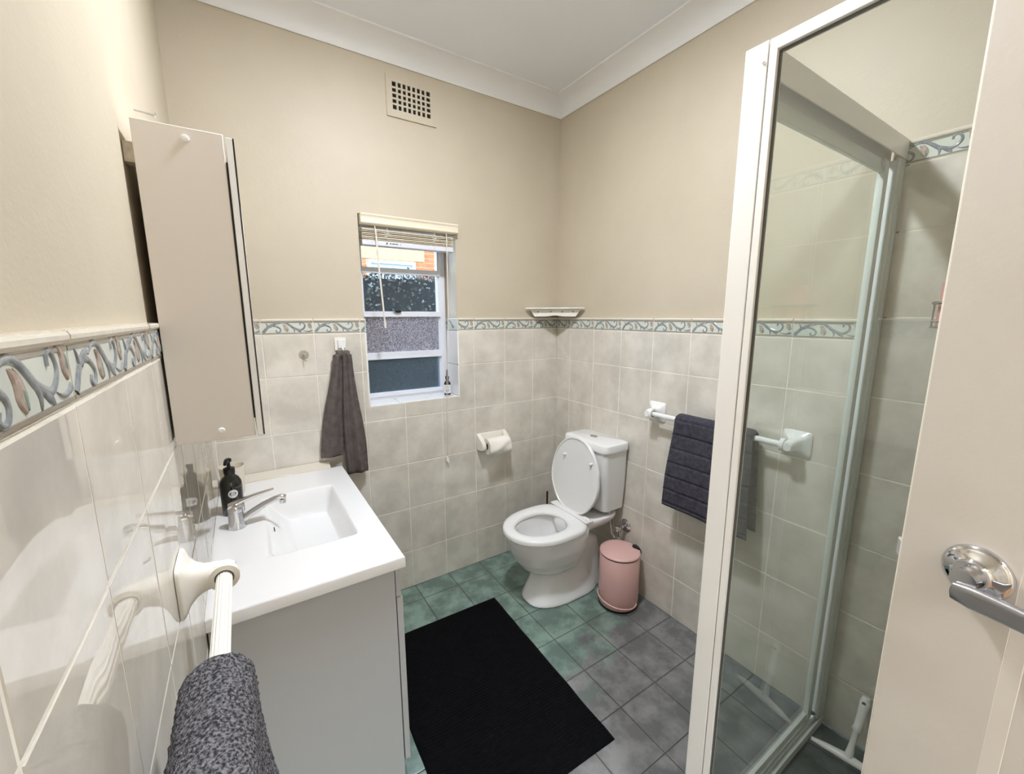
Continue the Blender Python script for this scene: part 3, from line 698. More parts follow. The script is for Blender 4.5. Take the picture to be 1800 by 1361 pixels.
# ------------------------------------------------------------------ towels
def nz(p, s): return noise.noise(Vector(p)*s)
def drape(name, m_, barc, axis_y0, axis_y1, nrm, lf_, lb_, thick, bar_r, grooves=None, nu=60, nv=90, fuzz=0.0015, fs=90, flare=0.0, taper=0.0, wav=0.006, label='', seed=0.0):
    # closed shell: outer and inner skin of a folded towel over a bar running along y. s runs from front hem over the bar to back hem
    bx_, bz_ = barc; r = bar_r+thick/2+0.001; arc = PI*r; tot = lf_+arc+lb_
    def mid(s_):
        if s_ < lf_: return (r+flare*ss((lf_-s_)/lf_*1.3), bz_-(lf_-s_), (1, 0))
        if s_ < lf_+arc: a = (s_-lf_)/r; return (r*math.cos(a), bz_+r*math.sin(a), (math.cos(a), math.sin(a)))
        return (-r, bz_-(s_-lf_-arc), (-1, 0))
    def pt(u, v, side):
        s_ = v*tot; d_, z_, n_ = mid(s_)
        y = axis_y0+(axis_y1-axis_y0)*u
        hang = max(0, (bz_-z_))
        y += (0.5-u)*taper*hang*2
        e = thick/2
        edge = min(u, 1-u)*abs(axis_y1-axis_y0); e *= math.sqrt(max(0.02, min(1, edge/(thick*0.6))))
        he = min(v, 1-v)*tot; e *= math.sqrt(max(0.02, min(1, he/(thick*0.6))))
        if grooves:
            for g in grooves: e -= thick*0.30*math.exp(-((s_-g)/0.004)**2)
        off = wav*nz((y*6+seed, z_*3, 1.7), 1.0)*min(1, hang*8)
        if n_ == (-1, 0): off *= 0.4
        f_ = fuzz*(nz((y, z_+d_, seed), fs)+0.6*nz((y, z_+d_, 3+seed), fs*2.3))
        q = side*e+off+side*f_
        if bar_r and False: pass
        return Vector((bx_+nrm*(d_+n_[0]*q), y, z_+n_[1]*q))
    mb = MB(); o_ = lambda u, v: pt(u, v, 1); i_ = lambda u, v: pt(u, v, -1)
    mb.grid(o_, nu, nv); k = len(mb.v); mb.grid(i_, nu, nv)
    lp = [i for i in range(nu)]+[j*nu+nu-1 for j in range(1, nv)]+[(nv-1)*nu+i for i in range(nu-2, -1, -1)]+[j*nu for j in range(nv-2, 0, -1)]
    n2 = len(lp); mb.f += [(lp[i], lp[(i+1) % n2], k+lp[(i+1) % n2], k+lp[i]) for i in range(n2)]
    o = mb.build(name, m_, smooth=180); return tag(o, label, 'towel')
drape('bath_towel', TOWC, (-0.063, 1.026), -0.945, -1.285, -1, 0.40, 0.385, 0.020, 0.0115,
      grooves=[0.020]+[0.020+0.064*k for k in range(1, 13)], nu=44, nv=210, label='charcoal towel with ribbed bands hanging on the right wall rail', fuzz=0.0009, fs=160, wav=0.010, taper=0.06, flare=0.022)
drape('hand_towel', TOWL, (XL+0.067, 1.012), -1.435, -1.760, 1, 0.40, 0.36, 0.028, 0.0125, nu=150, nv=230, fuzz=0.0022, fs=150, flare=0.030, taper=-0.30, wav=0.007,
      label='grey terry towel draped over the ribbed rail in the left foreground', seed=4.2)

# towel bunched on the back wall hook
hk = thing('adhesive_hook', 'white square adhesive hook on the back wall holding the brown-grey towel', 'hook', (-1.294, -0.012, 1.36))
box('back_plate', CERAM, hk, -1.319, -1.269, -0.0075, -0.001, 1.331, 1.391, bevel=0.002)
box('inner_pad', PLAST, hk, -1.306, -1.272, -0.0135, -0.0077, 1.341, 1.383, bevel=0.002)
hm = MB(); hm.tube([(-1.288, -0.012, 1.352), (-1.287, -0.020, 1.338), (-1.287, -0.026, 1.325), (-1.287, -0.033, 1.321), (-1.287, -0.040, 1.327), (-1.287, -0.042, 1.335)], 0.0028, 10)
hm.build('hook_wire', CHROME, hk, smooth=50)
def gathered(mb, top, bot, w0, w1, t0, t1, L_, folds, ph, n=72, m_=80):
    rings = []
    for j in range(m_):
        v = j/(m_-1); c = Vector(top).lerp(Vector(bot), v)
        e_ = ss(min(1, v*1.25)); hw = w0+(w1-w0)*e_; ht = t0+(t1-t0)*e_
        if j == 0: hw *= 0.55; ht *= 0.5
        if j >= m_-2: hw *= 0.985; ht *= (0.8 if j == m_-2 else 0.5)
        band = 0.0012 if 0.86 < v < 0.90 else 0
        r = []
        for k in range(n):
            a = 2*PI*k/n; f_ = 1+0.62*math.sin(folds*a+ph+0.5*math.sin(v*4))*(0.75+0.25*v)*(1 if math.sin(a) < 0.2 else 0.25)
            x = hw*math.cos(a); y = ht*math.sin(a)*f_-band*math.sin(a)*-1
            fz = 0.0012*nz((x+c.x, y, c.z), 170)
            r.append(Vector((c.x+x+fz+0.006*nz((c.z*5, ph, 2.0), 1.0), min(c.y+y+fz, -0.0025), c.z)))
        rings.append(r)
    mb.loft(rings)
gt = MB()
gathered(gt, (-1.312, -0.030, 1.318), (-1.372, -0.026, 0.835), 0.022, 0.050, 0.016, 0.019, 0.48, 3, 0.6)
gathered(gt, (-1.278, -0.038, 1.320), (-1.262, -0.046, 0.742), 0.022, 0.050, 0.018, 0.027, 0.58, 5, 2.1)
gt.lathe([(0, -0.032), (0.012, -0.032), (0.016, -0.022), (0.016, 0.016), (0.012, 0.026), (0, 0.026)], (-1.287, -0.031, 1.318), 'x', 20)
tag(gt.build('hand_towel', TOWG, smooth=180), 'brown-grey towel bunched on the back wall hook beside the window', 'towel')

# clear suction hook
sk = thing('suction_hook', 'clear round suction hook with a small dark clip above the basin', 'hook', (-1.4494, -0.006, 1.318))
MB().lathe([(0, -0.001), (0.021, -0.001), (0.019, -0.003), (0.008, -0.006), (0.006, -0.010), (0, -0.010)], (-1.4494, 0, 1.318), 'y', 32).build('suction_cup', SUCT, sk, smooth=50)
MB().tube([(-1.4494, -0.010, 1.324), (-1.4494, -0.013, 1.312), (-1.4505, -0.014, 1.300), (-1.449, -0.018, 1.293), (-1.444, -0.024, 1.292)], 0.0018, 8).lathe([(0, -0.008), (0.004, -0.008), (0.004, -0.012), (0, -0.012)], (-1.4494, 0, 1.324), 'y', 12).build('clip', STEEL, sk, smooth=50)

# ------------------------------------------------------------------ toilet paper holder
th_ = thing('toilet_paper_holder', 'cream ceramic recessed paper holder on the back wall', 'holder', (-0.487, -0.03, 0.75))
HX0, HX1, HZ0, HZ1 = -0.588, -0.394, 0.722, 0.815
hb = MB()
hb.box(HX0+0.002, HX1-0.002, -0.010, -0.001, HZ0, HZ1)
for xa, xb in ((HX0, HX0+0.026), (HX1-0.026, HX1)):
    pr = [(0.001, HZ1-0.001), (0.012, HZ1-0.001), (0.030, HZ1-0.012), (0.060, 0.782), (0.074, 0.768), (0.080, 0.750), (0.076, 0.734), (0.062, 0.724), (0.030, 0.720), (0.001, 0.720)]
    hb.loft([[Vector((x, -d_, z_)) for d_, z_ in pr] for x in (xa, xb)])
hb.build('holder_body', CERAM, th_, bevel=0.005, seg=3)
MB().tube([(HX0+0.02, -0.062, 0.752), (HX1-0.02, -0.062, 0.752)], 0.008, 16).build('spindle', STEEL, th_, smooth=40)
tp = thing('toilet_paper', 'white toilet paper roll with creased loose sheet in the cream holder', 'toilet paper', (-0.487, -0.066, 0.752))
RX0, RX1 = HX0+0.031, HX1-0.031
rr = []
for x, sc in ((RX0, 1), (RX1, 1)):
    pass
ro = MB(); n = 40
def rp(r_, a, x): 
    q = r_*(1+0.03*math.sin(3*a+1)+0.02*math.sin(5*a)); return Vector((x, -0.066+q*math.cos(a), 0.750+q*math.sin(a)))
rings = [[rp(0.020, 2*PI*k/n, RX0) for k in range(n)], [rp(0.046, 2*PI*k/n, RX0) for k in range(n)], [rp(0.047, 2*PI*k/n, (RX0+RX1)/2) for k in range(n)], [rp(0.046, 2*PI*k/n, RX1) for k in range(n)], [rp(0.020, 2*PI*k/n, RX1) for k in range(n)]]
ro.loft(rings, False, True).build('roll', PAPER, tp, smooth=45)
MB().loft([[Vector((x, -0.066+r_*math.cos(2*PI*k/24), 0.750+r_*math.sin(2*PI*k/24))) for k in range(24)] for r_, x in ((0.0165, RX0+0.002), (0.0195, RX0+0.002), (0.0195, RX1-0.002), (0.0165, RX1-0.002))], False, True).build('core', mat('cardboard', S(150, 128, 104), 0.9), tp, smooth=45)
def sheet(u, v):
    a = math.radians(118-178*v); x = RX0-0.006+(RX1-RX0+0.014)*u
    a = PI/2+0.35+2.35*v
    q = 0.0505+0.0035*math.sin(7*u+9*v)*math.sin(PI*v)+0.004*nz((u*3, v*4, 0.3), 1.0)+0.006*v*v
    p = Vector((x+0.006*(v-0.3), -0.066+q*math.cos(a), 0.750+q*math.sin(a)))
    if v > 0.86: p.z -= (v-0.86)*0.05*(1.0-0.7*u); 
    return p
sh = MB().grid(sheet, 28, 24).build('loose_sheet', PAPER, tp, smooth=180)
md = sh.modifiers.new('thick', 'SOLIDIFY'); md.thickness = 0.0012; md.offset = 1

# ------------------------------------------------------------------ corner shelf
cs_ = thing('corner_shelf', 'small white ceramic corner shelf above the toilet', 'shelf', (-0.08, -0.08, 1.49))
def tri(a, b, z0, z1, o=0.001):
    return MB().prism([(-o, -o), (-a, -o), (-a, -0.012), (-0.012, -b), (-o, -b)][::1], z1-z0, Matrix.Translation((0, 0, z0)))
tri(0.245, 0.252, 1.528, 1.536).build('shelf_top', CERAM, cs_, bevel=0.0025)
ap = MB(); A = Vector((-0.215, -0.003, 0)); B_ = Vector((-0.003, -0.222, 0)); nrm_ = Vector((-0.7, -0.7, 0)).normalized()
outl = []; N = 24
for k in range(N+1):
    t = k/N; e = min(t, 1-t); zb = 1.484+0.007*math.exp(-((t-0.5)/0.13)**2)*1.0
    outl.append((0.10+0.80*t, zb))
outl = [(0.0, 1.5275), (0.03, 1.516)]+outl+[(0.97, 1.516), (1.0, 1.5275)]
ap.loft([[A.lerp(B_, t)+Vector((0, 0, z_))-nrm_*d_ for t, z_ in outl] for d_ in (0.0, 0.012)])
apo = ap.build('apron', CERAM, cs_, smooth=30)
for t in (0.17, 0.42, 0.64, 0.85):
    c = A.lerp(B_, t)+Vector((0, 0, 1.512)); tt = (B_-A).normalized()
    MB().loft([[c+nrm_*q+tt*0.0035*math.cos(2*PI*k/12)+Vector((0, 0, 0.0035*math.sin(2*PI*k/12))) for k in range(12)] for q in (-0.002, 0.0006)]).build('peg_hole', DARK, apo)

# ------------------------------------------------------------------ vent grille
VX0, VX1, VZ0, VZ1 = -1.018, -0.775, 2.400, 2.574
vn = thing('wall_vent', 'painted plaster air vent with square holes high on the back wall', 'vent', ((VX0+VX1)/2, 0.008, VZ0))
hx0, hx1, hz0, hz1 = -0.990, -0.805, 2.432, 2.548
vf = MB(); y0, y1 = 0.004, 0.0118
vf.box(VX0, hx0, y0, y1, VZ0, VZ1); vf.box(hx1, VX1, y0, y1, VZ0, VZ1); vf.box(hx0, hx1, y0, y1, VZ0, hz0); vf.box(hx0, hx1, y0, y1, hz1, VZ1)
vf.build('vent_plate', PAINT, vn)
pw, ph_ = (hx1-hx0)/8, (hz1-hz0)/5
for k in range(1, 8):
    xx = hx0+k*pw; box('vent_bar', PAINT, vn, xx-0.0045, xx+0.0045, y0+0.0005, y1, hz0, hz1)
for k in range(1, 5):
    zz = hz0+k*ph_; box('vent_bar', PAINT, vn, hx0, hx1, y0+0.0008, y1-0.0003, zz-0.004, zz+0.004)
box('vent_cavity', DARK, vn, hx0-0.003, hx1+0.003, 0.0105, 0.0119, hz0-0.003, hz1+0.003)

# ------------------------------------------------------------------ venetian blind
bl = thing('venetian_blind', 'cream venetian blind drawn up at the top of the window', 'blind', (-0.93, -0.01, 1.83))
BLX0, BLX1 = -1.170, -0.690
box('head_rail', BLINDM, bl, BLX0+0.002, BLX1-0.004, 0.004, 0.048, 1.905, 1.950, bevel=0.002)
vp = [(-0.014, 1.905), (-0.019, 1.908), (-0.022, 1.913), (-0.0205, 1.920), (-0.0195, 1.935), (-0.021, 1.942), (-0.024, 1.946), (-0.024, 1.953), (-0.014, 1.953)]
MB().loft([[Vector((x, y, z)) for y, z in vp] for x in (BLX0-0.002, BLX1+0.006)]).build('valance', BLINDM, bl, smooth=35)
box('valance_return', BLINDM, bl, BLX0-0.002, BLX0+0.004, -0.0138, 0.030, 1.905, 1.952, bevel=0.001)
zz = 1.896
for k in range(10):
    zz -= 0.0054; dyy = (0.0, -0.006, -0.003, 0.003, -0.005, -0.001, 0.004, -0.006, -0.002, 0.001)[k]; dx = 0.002*math.sin(k*2.3)
    sl = [(-0.002+dyy, zz-0.0004), (0.006+dyy, zz+0.0014), (0.019+dyy, zz+0.0022), (0.032+dyy, zz+0.0014), (0.040+dyy, zz-0.0004), (0.040+dyy, zz-0.0028), (0.032+dyy, zz-0.0010), (0.019+dyy, zz-0.0002), (0.006+dyy, zz-0.0010), (-0.002+dyy, zz-0.0028)]
    MB().loft([[Vector((x+dx, y, z)) for y, z in sl] for x in (BLX0+0.004, BLX1-0.016)]).build('slat', BLINDM, bl)
br_ = box('bottom_rail', BLINDB, bl, BLX0+0.004, BLX1-0.016, -0.004, 0.042, 1.816, 1.838, bevel=0.003)
mk = MB()
for x0, x1 in ((-1.051, -1.046), (-1.0385, -1.030), (-1.028, -1.011), (-1.009, -0.998), (-0.987, -0.984)): mk.box(x0, x1, -0.0046, -0.0041, 1.8275, 1.8315)
mk.prism([(-1.058, 1.826), (-1.046, 1.826), (-1.052, 1.835)], 0.0004, Matrix.Rotation(PI/2, 4, 'X') @ Matrix.Translation((0, 0, 0.0042)))
look(mk.build('printed_notice', INK, br_), 'tiny dark printed warning line on the bottom rail')
for x in (-1.05, -0.81):
    MB().tube([(x, -0.006, 1.90), (x+0.004, -0.009, 1.872), (x-0.006, -0.010, 1.856), (x+0.004, -0.008, 1.838), (x, -0.007, 1.822)], 0.0012, 6).build('ladder_cord', CORD, bl)
    MB().tube([(x-0.018, -0.005, 1.880), (x-0.006, -0.010, 1.872), (x+0.008, -0.009, 1.876), (x+0.020, -0.006, 1.868), (x+0.008, -0.010, 1.862), (x-0.012, -0.008, 1.858)], 0.0010, 6).build('ladder_cord', CORD, bl)
wd = MB(); wd.tube([(-1.108, -0.010, 1.903), (-1.106, -0.014, 1.885)], 0.002, 8); wd.tube([(-1.106, -0.014, 1.887), (-1.098, -0.014, 1.70), (-1.085, -0.014, 1.465)], 0.0042, 6); wd.tube([(-1.085, -0.014, 1.465), (-1.083, -0.014, 1.432)], 0.0056, 8)
wd.build('tilt_wand', CORD, bl, smooth=30)
for k, (xb, zb) in enumerate(((-0.780, 0.712), (-0.772, 0.700))):
    MB().tube([(-0.748+0.002*k, -0.012, 1.905), (-0.752+0.003*k, -0.018, 1.5), (xb+0.005, -0.016, 1.03), (xb, -0.015, zb)], 0.0011, 6).build('pull_cord', CORD, bl)
    MB().lathe([(0, zb-0.020), (0.0062, zb-0.020), (0.0064, zb-0.014), (0.004, zb+0.006), (0, zb+0.008)], (xb, -0.015, 0), n=14).build('tassel', PLAST, bl, smooth=40)

# dropper bottle on the sill
dx_, dy_ = -0.728, 0.070
db = thing('dropper_bottle', 'brown glass dropper bottle with white label on the window sill', 'bottle', (dx_, dy_, WZ0))
z0 = WZ0+0.0008
MB().lathe([(0, z0), (0.017, z0), (0.0185, z0+0.003), (0.0185, z0+0.062), (0.0165, z0+0.070), (0.009, z0+0.078), (0.0085, z0+0.088), (0, z0+0.088)], (dx_, dy_, 0), n=28).build('bottle_body', AMBER, db, smooth=40)
MB().lathe([(0.0187, z0+0.010), (0.0190, z0+0.010), (0.0190, z0+0.058), (0.0187, z0+0.058)], (dx_, dy_, 0), n=28).build('label', LABEL, db, smooth=40)
fa2 = math.atan2(-2.05-dy_, -1.676-dx_)
lm = MB()
for zz_, a0, a1 in ((0.048, -0.5, 0.5), (0.042, -0.4, 0.4), (0.030, -0.55, 0.55), (0.026, -0.55, 0.45), (0.022, -0.55, 0.5), (0.018, -0.5, 0.3)):
    vv = []
    for k in range(7):
        a = fa2+a0+(a1-a0)*k/6
        for hh in (0, 0.0016): vv.append((dx_+0.0192*math.cos(a), dy_+0.0192*math.sin(a), z0+zz_+hh))
    lm.add(vv, [(2*k, 2*k+2, 2*k+3, 2*k+1) for k in range(6)])
lm.build('label_print', mat('grey print', S(120, 120, 126), 0.7), db)
MB().lathe([(0, z0+0.0885), (0.0105, z0+0.0885), (0.0105, z0+0.104), (0.0065, z0+0.106), (0.0058, z0+0.120), (0.0045, z0+0.138), (0.0025, z0+0.143), (0, z0+0.1435)], (dx_, dy_, 0), n=20).build('dropper_cap', BLACK, db, smooth=40)

# ------------------------------------------------------------------ toilet
TY = -0.455
tl = thing('toilet', 'white close-coupled toilet with its lid raised in the far corner', 'toilet', (-0.33, TY, 0))
def egg(xf, xr, hw, z, n=48, er=2.6, ef=2.05):
    xc = xf+(xr-xf)*0.56; out = []
    for k in range(n):
        a = 2*PI*k/n; c, s_ = math.cos(a), math.sin(a)
        if c < 0: x = xc-(xc-xf)*abs(c)**(2/ef); y = hw*math.copysign(abs(s_)**(2/ef), s_)
        else: x = xc+(xr-xc)*abs(c)**(2/er); y = hw*math.copysign(abs(s_)**(2/er), s_)
        out.append(Vector((x, TY+y, z)))
    return out
pan = MB()
pan.loft([egg(*q) for q in [(-.47, -.27, .065, .158), (-.525, -.245, .102, .172), (-.572, -.225, .134, .205), (-.608, -.21, .158, .255), (-.631, -.20, .172, .310), (-.643, -.195, .1785, .360), (-.645, -.195, .179, .388), (-.636, -.20, .173, .396),
                            (-.592, -.29, .122, .396), (-.590, -.295, .118, .375), (-.580, -.295, .112, .33), (-.556, -.31, .095, .27), (-.52, -.33, .07, .225), (-.49, -.36, .045, .205)]])
pan.loft([egg(*q, ef=2.5) for q in [(-.552, -.09, .137, 0.001), (-.550, -.09, .136, .012), (-.534, -.09, .124, .045), (-.514, -.095, .110, .09), (-.500, -.10, .100, .14), (-.494, -.12, .096, .175), (-.47, -.16, .085, .19)]])
pan.loft([egg(*q, er=3.5, ef=3.0) for q in [(-.33, -.075, .108, 0.001), (-.33, -.075, .100, .08), (-.33, -.08, .094, .20), (-.33, -.10, .088, .27), (-.32, -.15, .075, .305), (-.31, -.20, .05, .32)]])
pan.loft([egg(*q, er=4, ef=3) for q in [(-.33, -.06, .070, .325), (-.33, -.03, .125, .372), (-.32, -.022, .150, .405), (-.30, -.02, .155, .425), (-.255, -.02, .150, .432)]])
po = pan.build('pan', WHITE, tl, smooth=180)
r_ = po.modifiers.new('remesh', 'REMESH'); r_.mode = 'VOXEL'; r_.voxel_size = 0.0055; r_.use_smooth_shade = True
s_ = po.modifiers.new('smooth', 'SMOOTH'); s_.factor = 0.5; s_.iterations = 12
# bowl water + slot
tag_w = MB().loft([egg(-.535, -.33, .078, z) for z in (.236, .240)]).build('bowl_water', mat('water', S(214, 214, 208), 0.03), tl)
st_ = MB(); ring = []
fo = egg(-.662, -.232, .185, 0, 64, 3.2, 2.12); fi = egg(-.598, -.320, .112, 0, 64, 2.3, 2.1)
for prof in [(0, .4000), (0, .4145), (.06, .4215), (.25, .4255), (.5, .4265), (.8, .4235), (.95, .4165), (1, .4080), (.97, .4010), (.5, .3985)]:
    ring.append([o_.lerp(i_, prof[0])*1+Vector((0, 0, prof[1])) for o_, i_ in zip(fo, fi)])
st_.loft(ring, False, True).build('seat', PLAST, tl, smooth=60)
hgx = -0.243
hg = MB(); hg.tube([(hgx, TY-.135, .428), (hgx, TY-.095, .428)], 0.013, 16); hg.tube([(hgx, TY+.095, .428), (hgx, TY+.135, .428)], 0.013, 16); hg.box(-.275, -.225, TY-.15, TY+.15, .4268, .436)
hg.build('seat_hinge', PLAST, tl, bevel=0.003)
# lid, standing up against the cistern
Lh, lw = 0.422, 0.188
lo_ = []; li = []
def lidpt(h, y, d_):
    x0 = -0.238+0.043*(h/Lh)
    return Vector((x0-d_, TY+0.012+y, 0.424+h*0.992))
def outline(s_):
    out = []
    for k in range(64):
        a = 2*PI*k/64; c, q = math.cos(a), math.sin(a)
        hc = 0.185
        if c > 0: h = hc+(Lh-hc)*s_*abs(c)**(2/2.05); y = lw*s_*math.copysign(abs(q)**(2/2.05), q)
        else: h = hc-(hc-0.004)*s_*abs(c)**(2/3.0); y = lw*s_*math.copysign(abs(q)**(2/3.0), q)*(1)
        y *= (1-0.24*ss((hc-h)/hc)); out.append((h, y))
    return out
rings = [[lidpt(h, y, d_) for h, y in outline(s_)] for s_, d_ in ((.96, -0.004), (1.0, 0.0), (1.0, .010), (.985, .014), (.955, .014), (.94, .0095), (.6, .008), (.1, .0075))]
ld = MB().loft(rings).build('lid', PLAST, tl, smooth=40)
for y, z in ((.098, .726), (-.112, .731)):
    h = (z-0.424)/0.992; c = lidpt(h, 0, 0.0085)
    MB().lathe([(0, 0.002), (0.008, 0.002), (0.0085, -0.008), (0.006, -0.016), (0.004, -0.018), (0, -0.018)], (c.x, TY+y, z), 'x', 16).build('bumper', PLAST, ld, smooth=45)
# cistern
def rrect(x0, x1, y0, y1, z, r, n=6):
    out = []
    for cx_, cy_, a0 in ((x1-r, y1-r, 0), (x0+r, y1-r, 90), (x0+r, y0+r, 180), (x1-r, y0+r, 270)):
        for k in range(n+1):
            a = math.radians(a0+90*k/n); out.append(Vector((cx_+r*math.cos(a), cy_+r*math.sin(a), z)))
    return out
CY0, CY1 = -0.632, -0.300
ci = MB().loft([rrect(-.150, -.004, CY0+.030, CY1-.030, .452, .03), rrect(-.158, -.003, CY0+.020, CY1-.020, .460, .03), rrect(-.168, -.003, CY0+.012, CY1-.012, .56, .03), rrect(-.176, -.003, CY0+.006, CY1-.006, .70, .03), rrect(-.178, -.003, CY0+.005, CY1-.005, .788, .03)]).build('cistern', WHITE, tl, smooth=40)
MB().loft([rrect(-.180, -.002, CY0+.003, CY1-.003, .789, .03), rrect(-.187, -.001, CY0-.003, CY1+.003, .792, .034), rrect(-.187, -.001, CY0-.003, CY1+.003, .820, .034), rrect(-.183, -.003, CY0+.001, CY1-.001, .828, .032), rrect(-.165, -.012, CY0+.02, CY1-.02, .8325, .03)]).build('cistern_lid', WHITE, tl, smooth=40)
MB().lathe([(0, .8327), (.024, .8327), (.0235, .8352), (.010, .8358), (0, .8358)], (-.095, -.452, 0), n=32, sx=0.75, sy=1.0).build('flush_button', CHROME, tl, smooth=40)
MB().box(-.0955, -.0945, -.474, -.430, .8358, .8361).build('button_gap', INK, tl)
MB().tube([(-.10, -.585, .452), (-.10, -.585, .43)], 0.012, 14).tube([(-.10, -.585, .43), (-.098, -.590, .40), (-.090, -.60, .36), (-.088, -.605, .325), (-.080, -.622, .30)], 0.0058, 12).build('supply_hose', STEEL, tl, smooth=50)
vl = thing('stop_valve', 'round chrome stop valve on the right wall behind the pink bin', 'valve', (-0.02, -0.627, 0.35))
MB().lathe([(0, -0.001), (.036, -0.001), (.036, -.004), (.027, -.012), (.012, -.016), (0, -.016)], (0, -.627, .353), 'x', 32).build('wall_flange', CHROME, vl, smooth=40)
vb = MB(); vb.lathe([(0, -.014), (.010, -.014), (.010, -.052), (0, -.052)], (0, -.627, .353), 'x', 20); vb.lathe([(0, .300), (.008, .300), (.009, .34), (.013, .345), (.013, .362), (0, .362)], (-.050, -.627, 0), n=20)
vb.build('valve_body', STEEL, vl, smooth=40)
MB().lathe([(0, -.064), (.008, -.064), (.015, -.068), (.016, -.080), (.010, -.085), (0, -.085)], (0, -.627, .353), 'x', 10).build('valve_knob', STEEL, vl, smooth=30)
# toilet brush behind the bowl
tb = thing('toilet_brush', 'toilet brush with dark brown handle in a grey pot behind the toilet', 'toilet brush', (-.138, -.10, 0))
MB().lathe([(0, .001), (.042, .001), (.046, .006), (.038, .13), (.040, .16), (.030, .162), (0, .162)], (-.138, -.10, 0), n=28).build('pot', mat('grey plastic', S(150, 152, 150), 0.4), tb, smooth=40)
MB().tube([(-.138, -.10, .163), (-.138, -.10, .30), (-.138, -.10, .388)], [.007, .006, .0065], 12).build('handle', BRASSY, tb, smooth=40)

# ------------------------------------------------------------------ pedal bin
PBX, PBY = -.138, -.712
pb = thing('pedal_bin', 'small pink metal pedal bin standing between toilet and right wall', 'bin', (PBX, PBY, 0))
bz = lambda prof: [(r*1.07, z*1.06) for r, z in prof]
MB().lathe(bz([(0, .001), (.094, .001), (.0955, .004), (.0955, .010), (0, .010)]), (PBX, PBY, 0), n=48).build('base_ring', BLACK, pb, smooth=40)
MB().lathe(bz([(0, .0105), (.0925, .0105), (.0945, .014), (.0945, .262), (.0930, .264), (0, .264)]), (PBX, PBY, 0), n=56).build('bin_body', PINK, pb, smooth=40)
MB().lathe(bz([(0, .2645), (.0915, .2645), (.0915, .270), (0, .270)]), (PBX, PBY, 0), n=48).build('lid_gasket', BLACK, pb, smooth=40)
MB().lathe(bz([(0, .2705), (.0955, .2705), (.0965, .273), (.0955, .277), (.088, .2810), (.065, .2845), (.03, .2860), (0, .2862)]), (PBX, PBY, 0), n=56).build('bin_lid', PINK, pb, smooth=60)
ha = math.radians(-22); hd = Vector((math.cos(ha), math.sin(ha), 0)); hp = Vector((-hd.y, hd.x, 0)); c0 = Vector((PBX, PBY, 0))
hbm = MB(); hbm.loft([[c0+hd*d_*1.07+hp*wd_*math.cos(2*PI*k/16)+Vector((0, 0, zz*1.06+hh*math.sin(2*PI*k/16))) for k in range(16)] for d_, wd_, zz, hh in ((.066, .008, .286, .003), (.078, .022, .286, .006), (.094, .026, .280, .009), (.102, .024, .268, .010), (.104, .020, .256, .006))])
hbm.build('lid_hinge', BLACK, pb, smooth=60)
fa3 = math.radians(213); pw_ = []
for k in range(25):
    t = k/24; a = fa3-1.25+2.5*t; r_ = .1025+.020*math.sin(PI*t)**0.7
    pw_.append(Vector((PBX+r_*math.cos(a), PBY+r_*math.sin(a), .064-.030*ss(t*1.0))))
MB().tube(pw_, .0035, 10).build('pedal', PINK, pb, smooth=60)

# ------------------------------------------------------------------ bath mat
mm = MB(); ang = math.radians(-1.53); c_m = Vector((-0.989, -0.768, 0)); MW, ML = 0.610, 0.880
ca, sa = math.cos(ang), math.sin(ang)
def mpt(u, v):
    x = (u-.5)*MW; y = (v-.5)*ML
    e = min(min(u, 1-u)*MW, min(v, 1-v)*ML)
    h = 0.003+0.0085*math.sqrt(min(1, e/0.012))
    wv = 0.010*nz((x*7, y*2.2, .5), 1.0)+0.004*nz((x*22, y*6, 2), 1.0)
    rib = 0.0022*math.sin((y+wv)*2*PI/0.0125)*min(1, e/0.02)
    x += 0.003*nz((y*9, 3, 0), 1.0)*(1 if min(u, 1-u) < 0.02 else 0); y += 0.003*nz((x*9, 7, 0), 1.0)*(1 if min(v, 1-v) < 0.02 else 0)
    return Vector((c_m.x+x*ca-y*sa, c_m.y+x*sa+y*ca, h+rib+0.0006*nz((x, y, 0), 160)))
mm.grid(mpt, 70, 420)
nu_, nv_ = 70, 420
lp = [i for i in range(nu_)]+[j*nu_+nu_-1 for j in range(1, nv_)]+[(nv_-1)*nu_+i for i in range(nu_-2, -1, -1)]+[j*nu_ for j in range(nv_-2, 0, -1)]
k0 = len(mm.v); mm.v += [Vector((mm.v[i].x, mm.v[i].y, 0.0012)) for i in lp]; n_ = len(lp); mm.f += [(lp[i], lp[(i+1) % n_], k0+(i+1) % n_, k0+i) for i in range(n_)]
tag(mm.build('bath_mat', MATB, smooth=180), 'black ribbed bath mat lying on the green floor tiles', 'mat')

# ------------------------------------------------------------------ shower screen
sh = thing('shower_screen', 'white framed shower enclosure with clear glass and sliding door', 'shower', (-0.5, -1.8, 0))
SX = -0.8105
box('corner_post', ALU, sh, SX, SX+0.030, -1.594, -1.5515, 0.001, 1.990, bevel=0.0015)
# fixed panel along y, towards the door wall
fy0, fy1 = YF+0.004, -1.596
fo_ = MB(); fo_.box(SX+0.001, SX+0.024, fy1-0.014, fy1, 0.001, 1.989); fo_.box(SX+0.001, SX+0.024, fy0, fy0+0.014, 0.001, 1.989)
fo_.box(SX+0.001, SX+0.024, fy0+0.014, fy1-0.014, 1.968, 1.989); fo_.box(SX+0.001, SX+0.024, fy0+0.014, fy1-0.014, 0.001, 0.030)
fo_.build('side_frame', ALU, sh, bevel=0.001)
sl_ = MB(); sl_.box(SX+0.008, SX+0.016, fy1-0.0165, fy1-0.0142, 0.031, 1.967); sl_.box(SX+0.008, SX+0.016, fy0+0.014, fy1-0.0165, 1.9655, 1.9678); sl_.build('glass_seal', DGREY, sh)
box('side_glass', SHGLASS, sh, SX+0.0095, SX+0.0145, fy0+0.015, fy1-0.017, 0.031, 1.965)
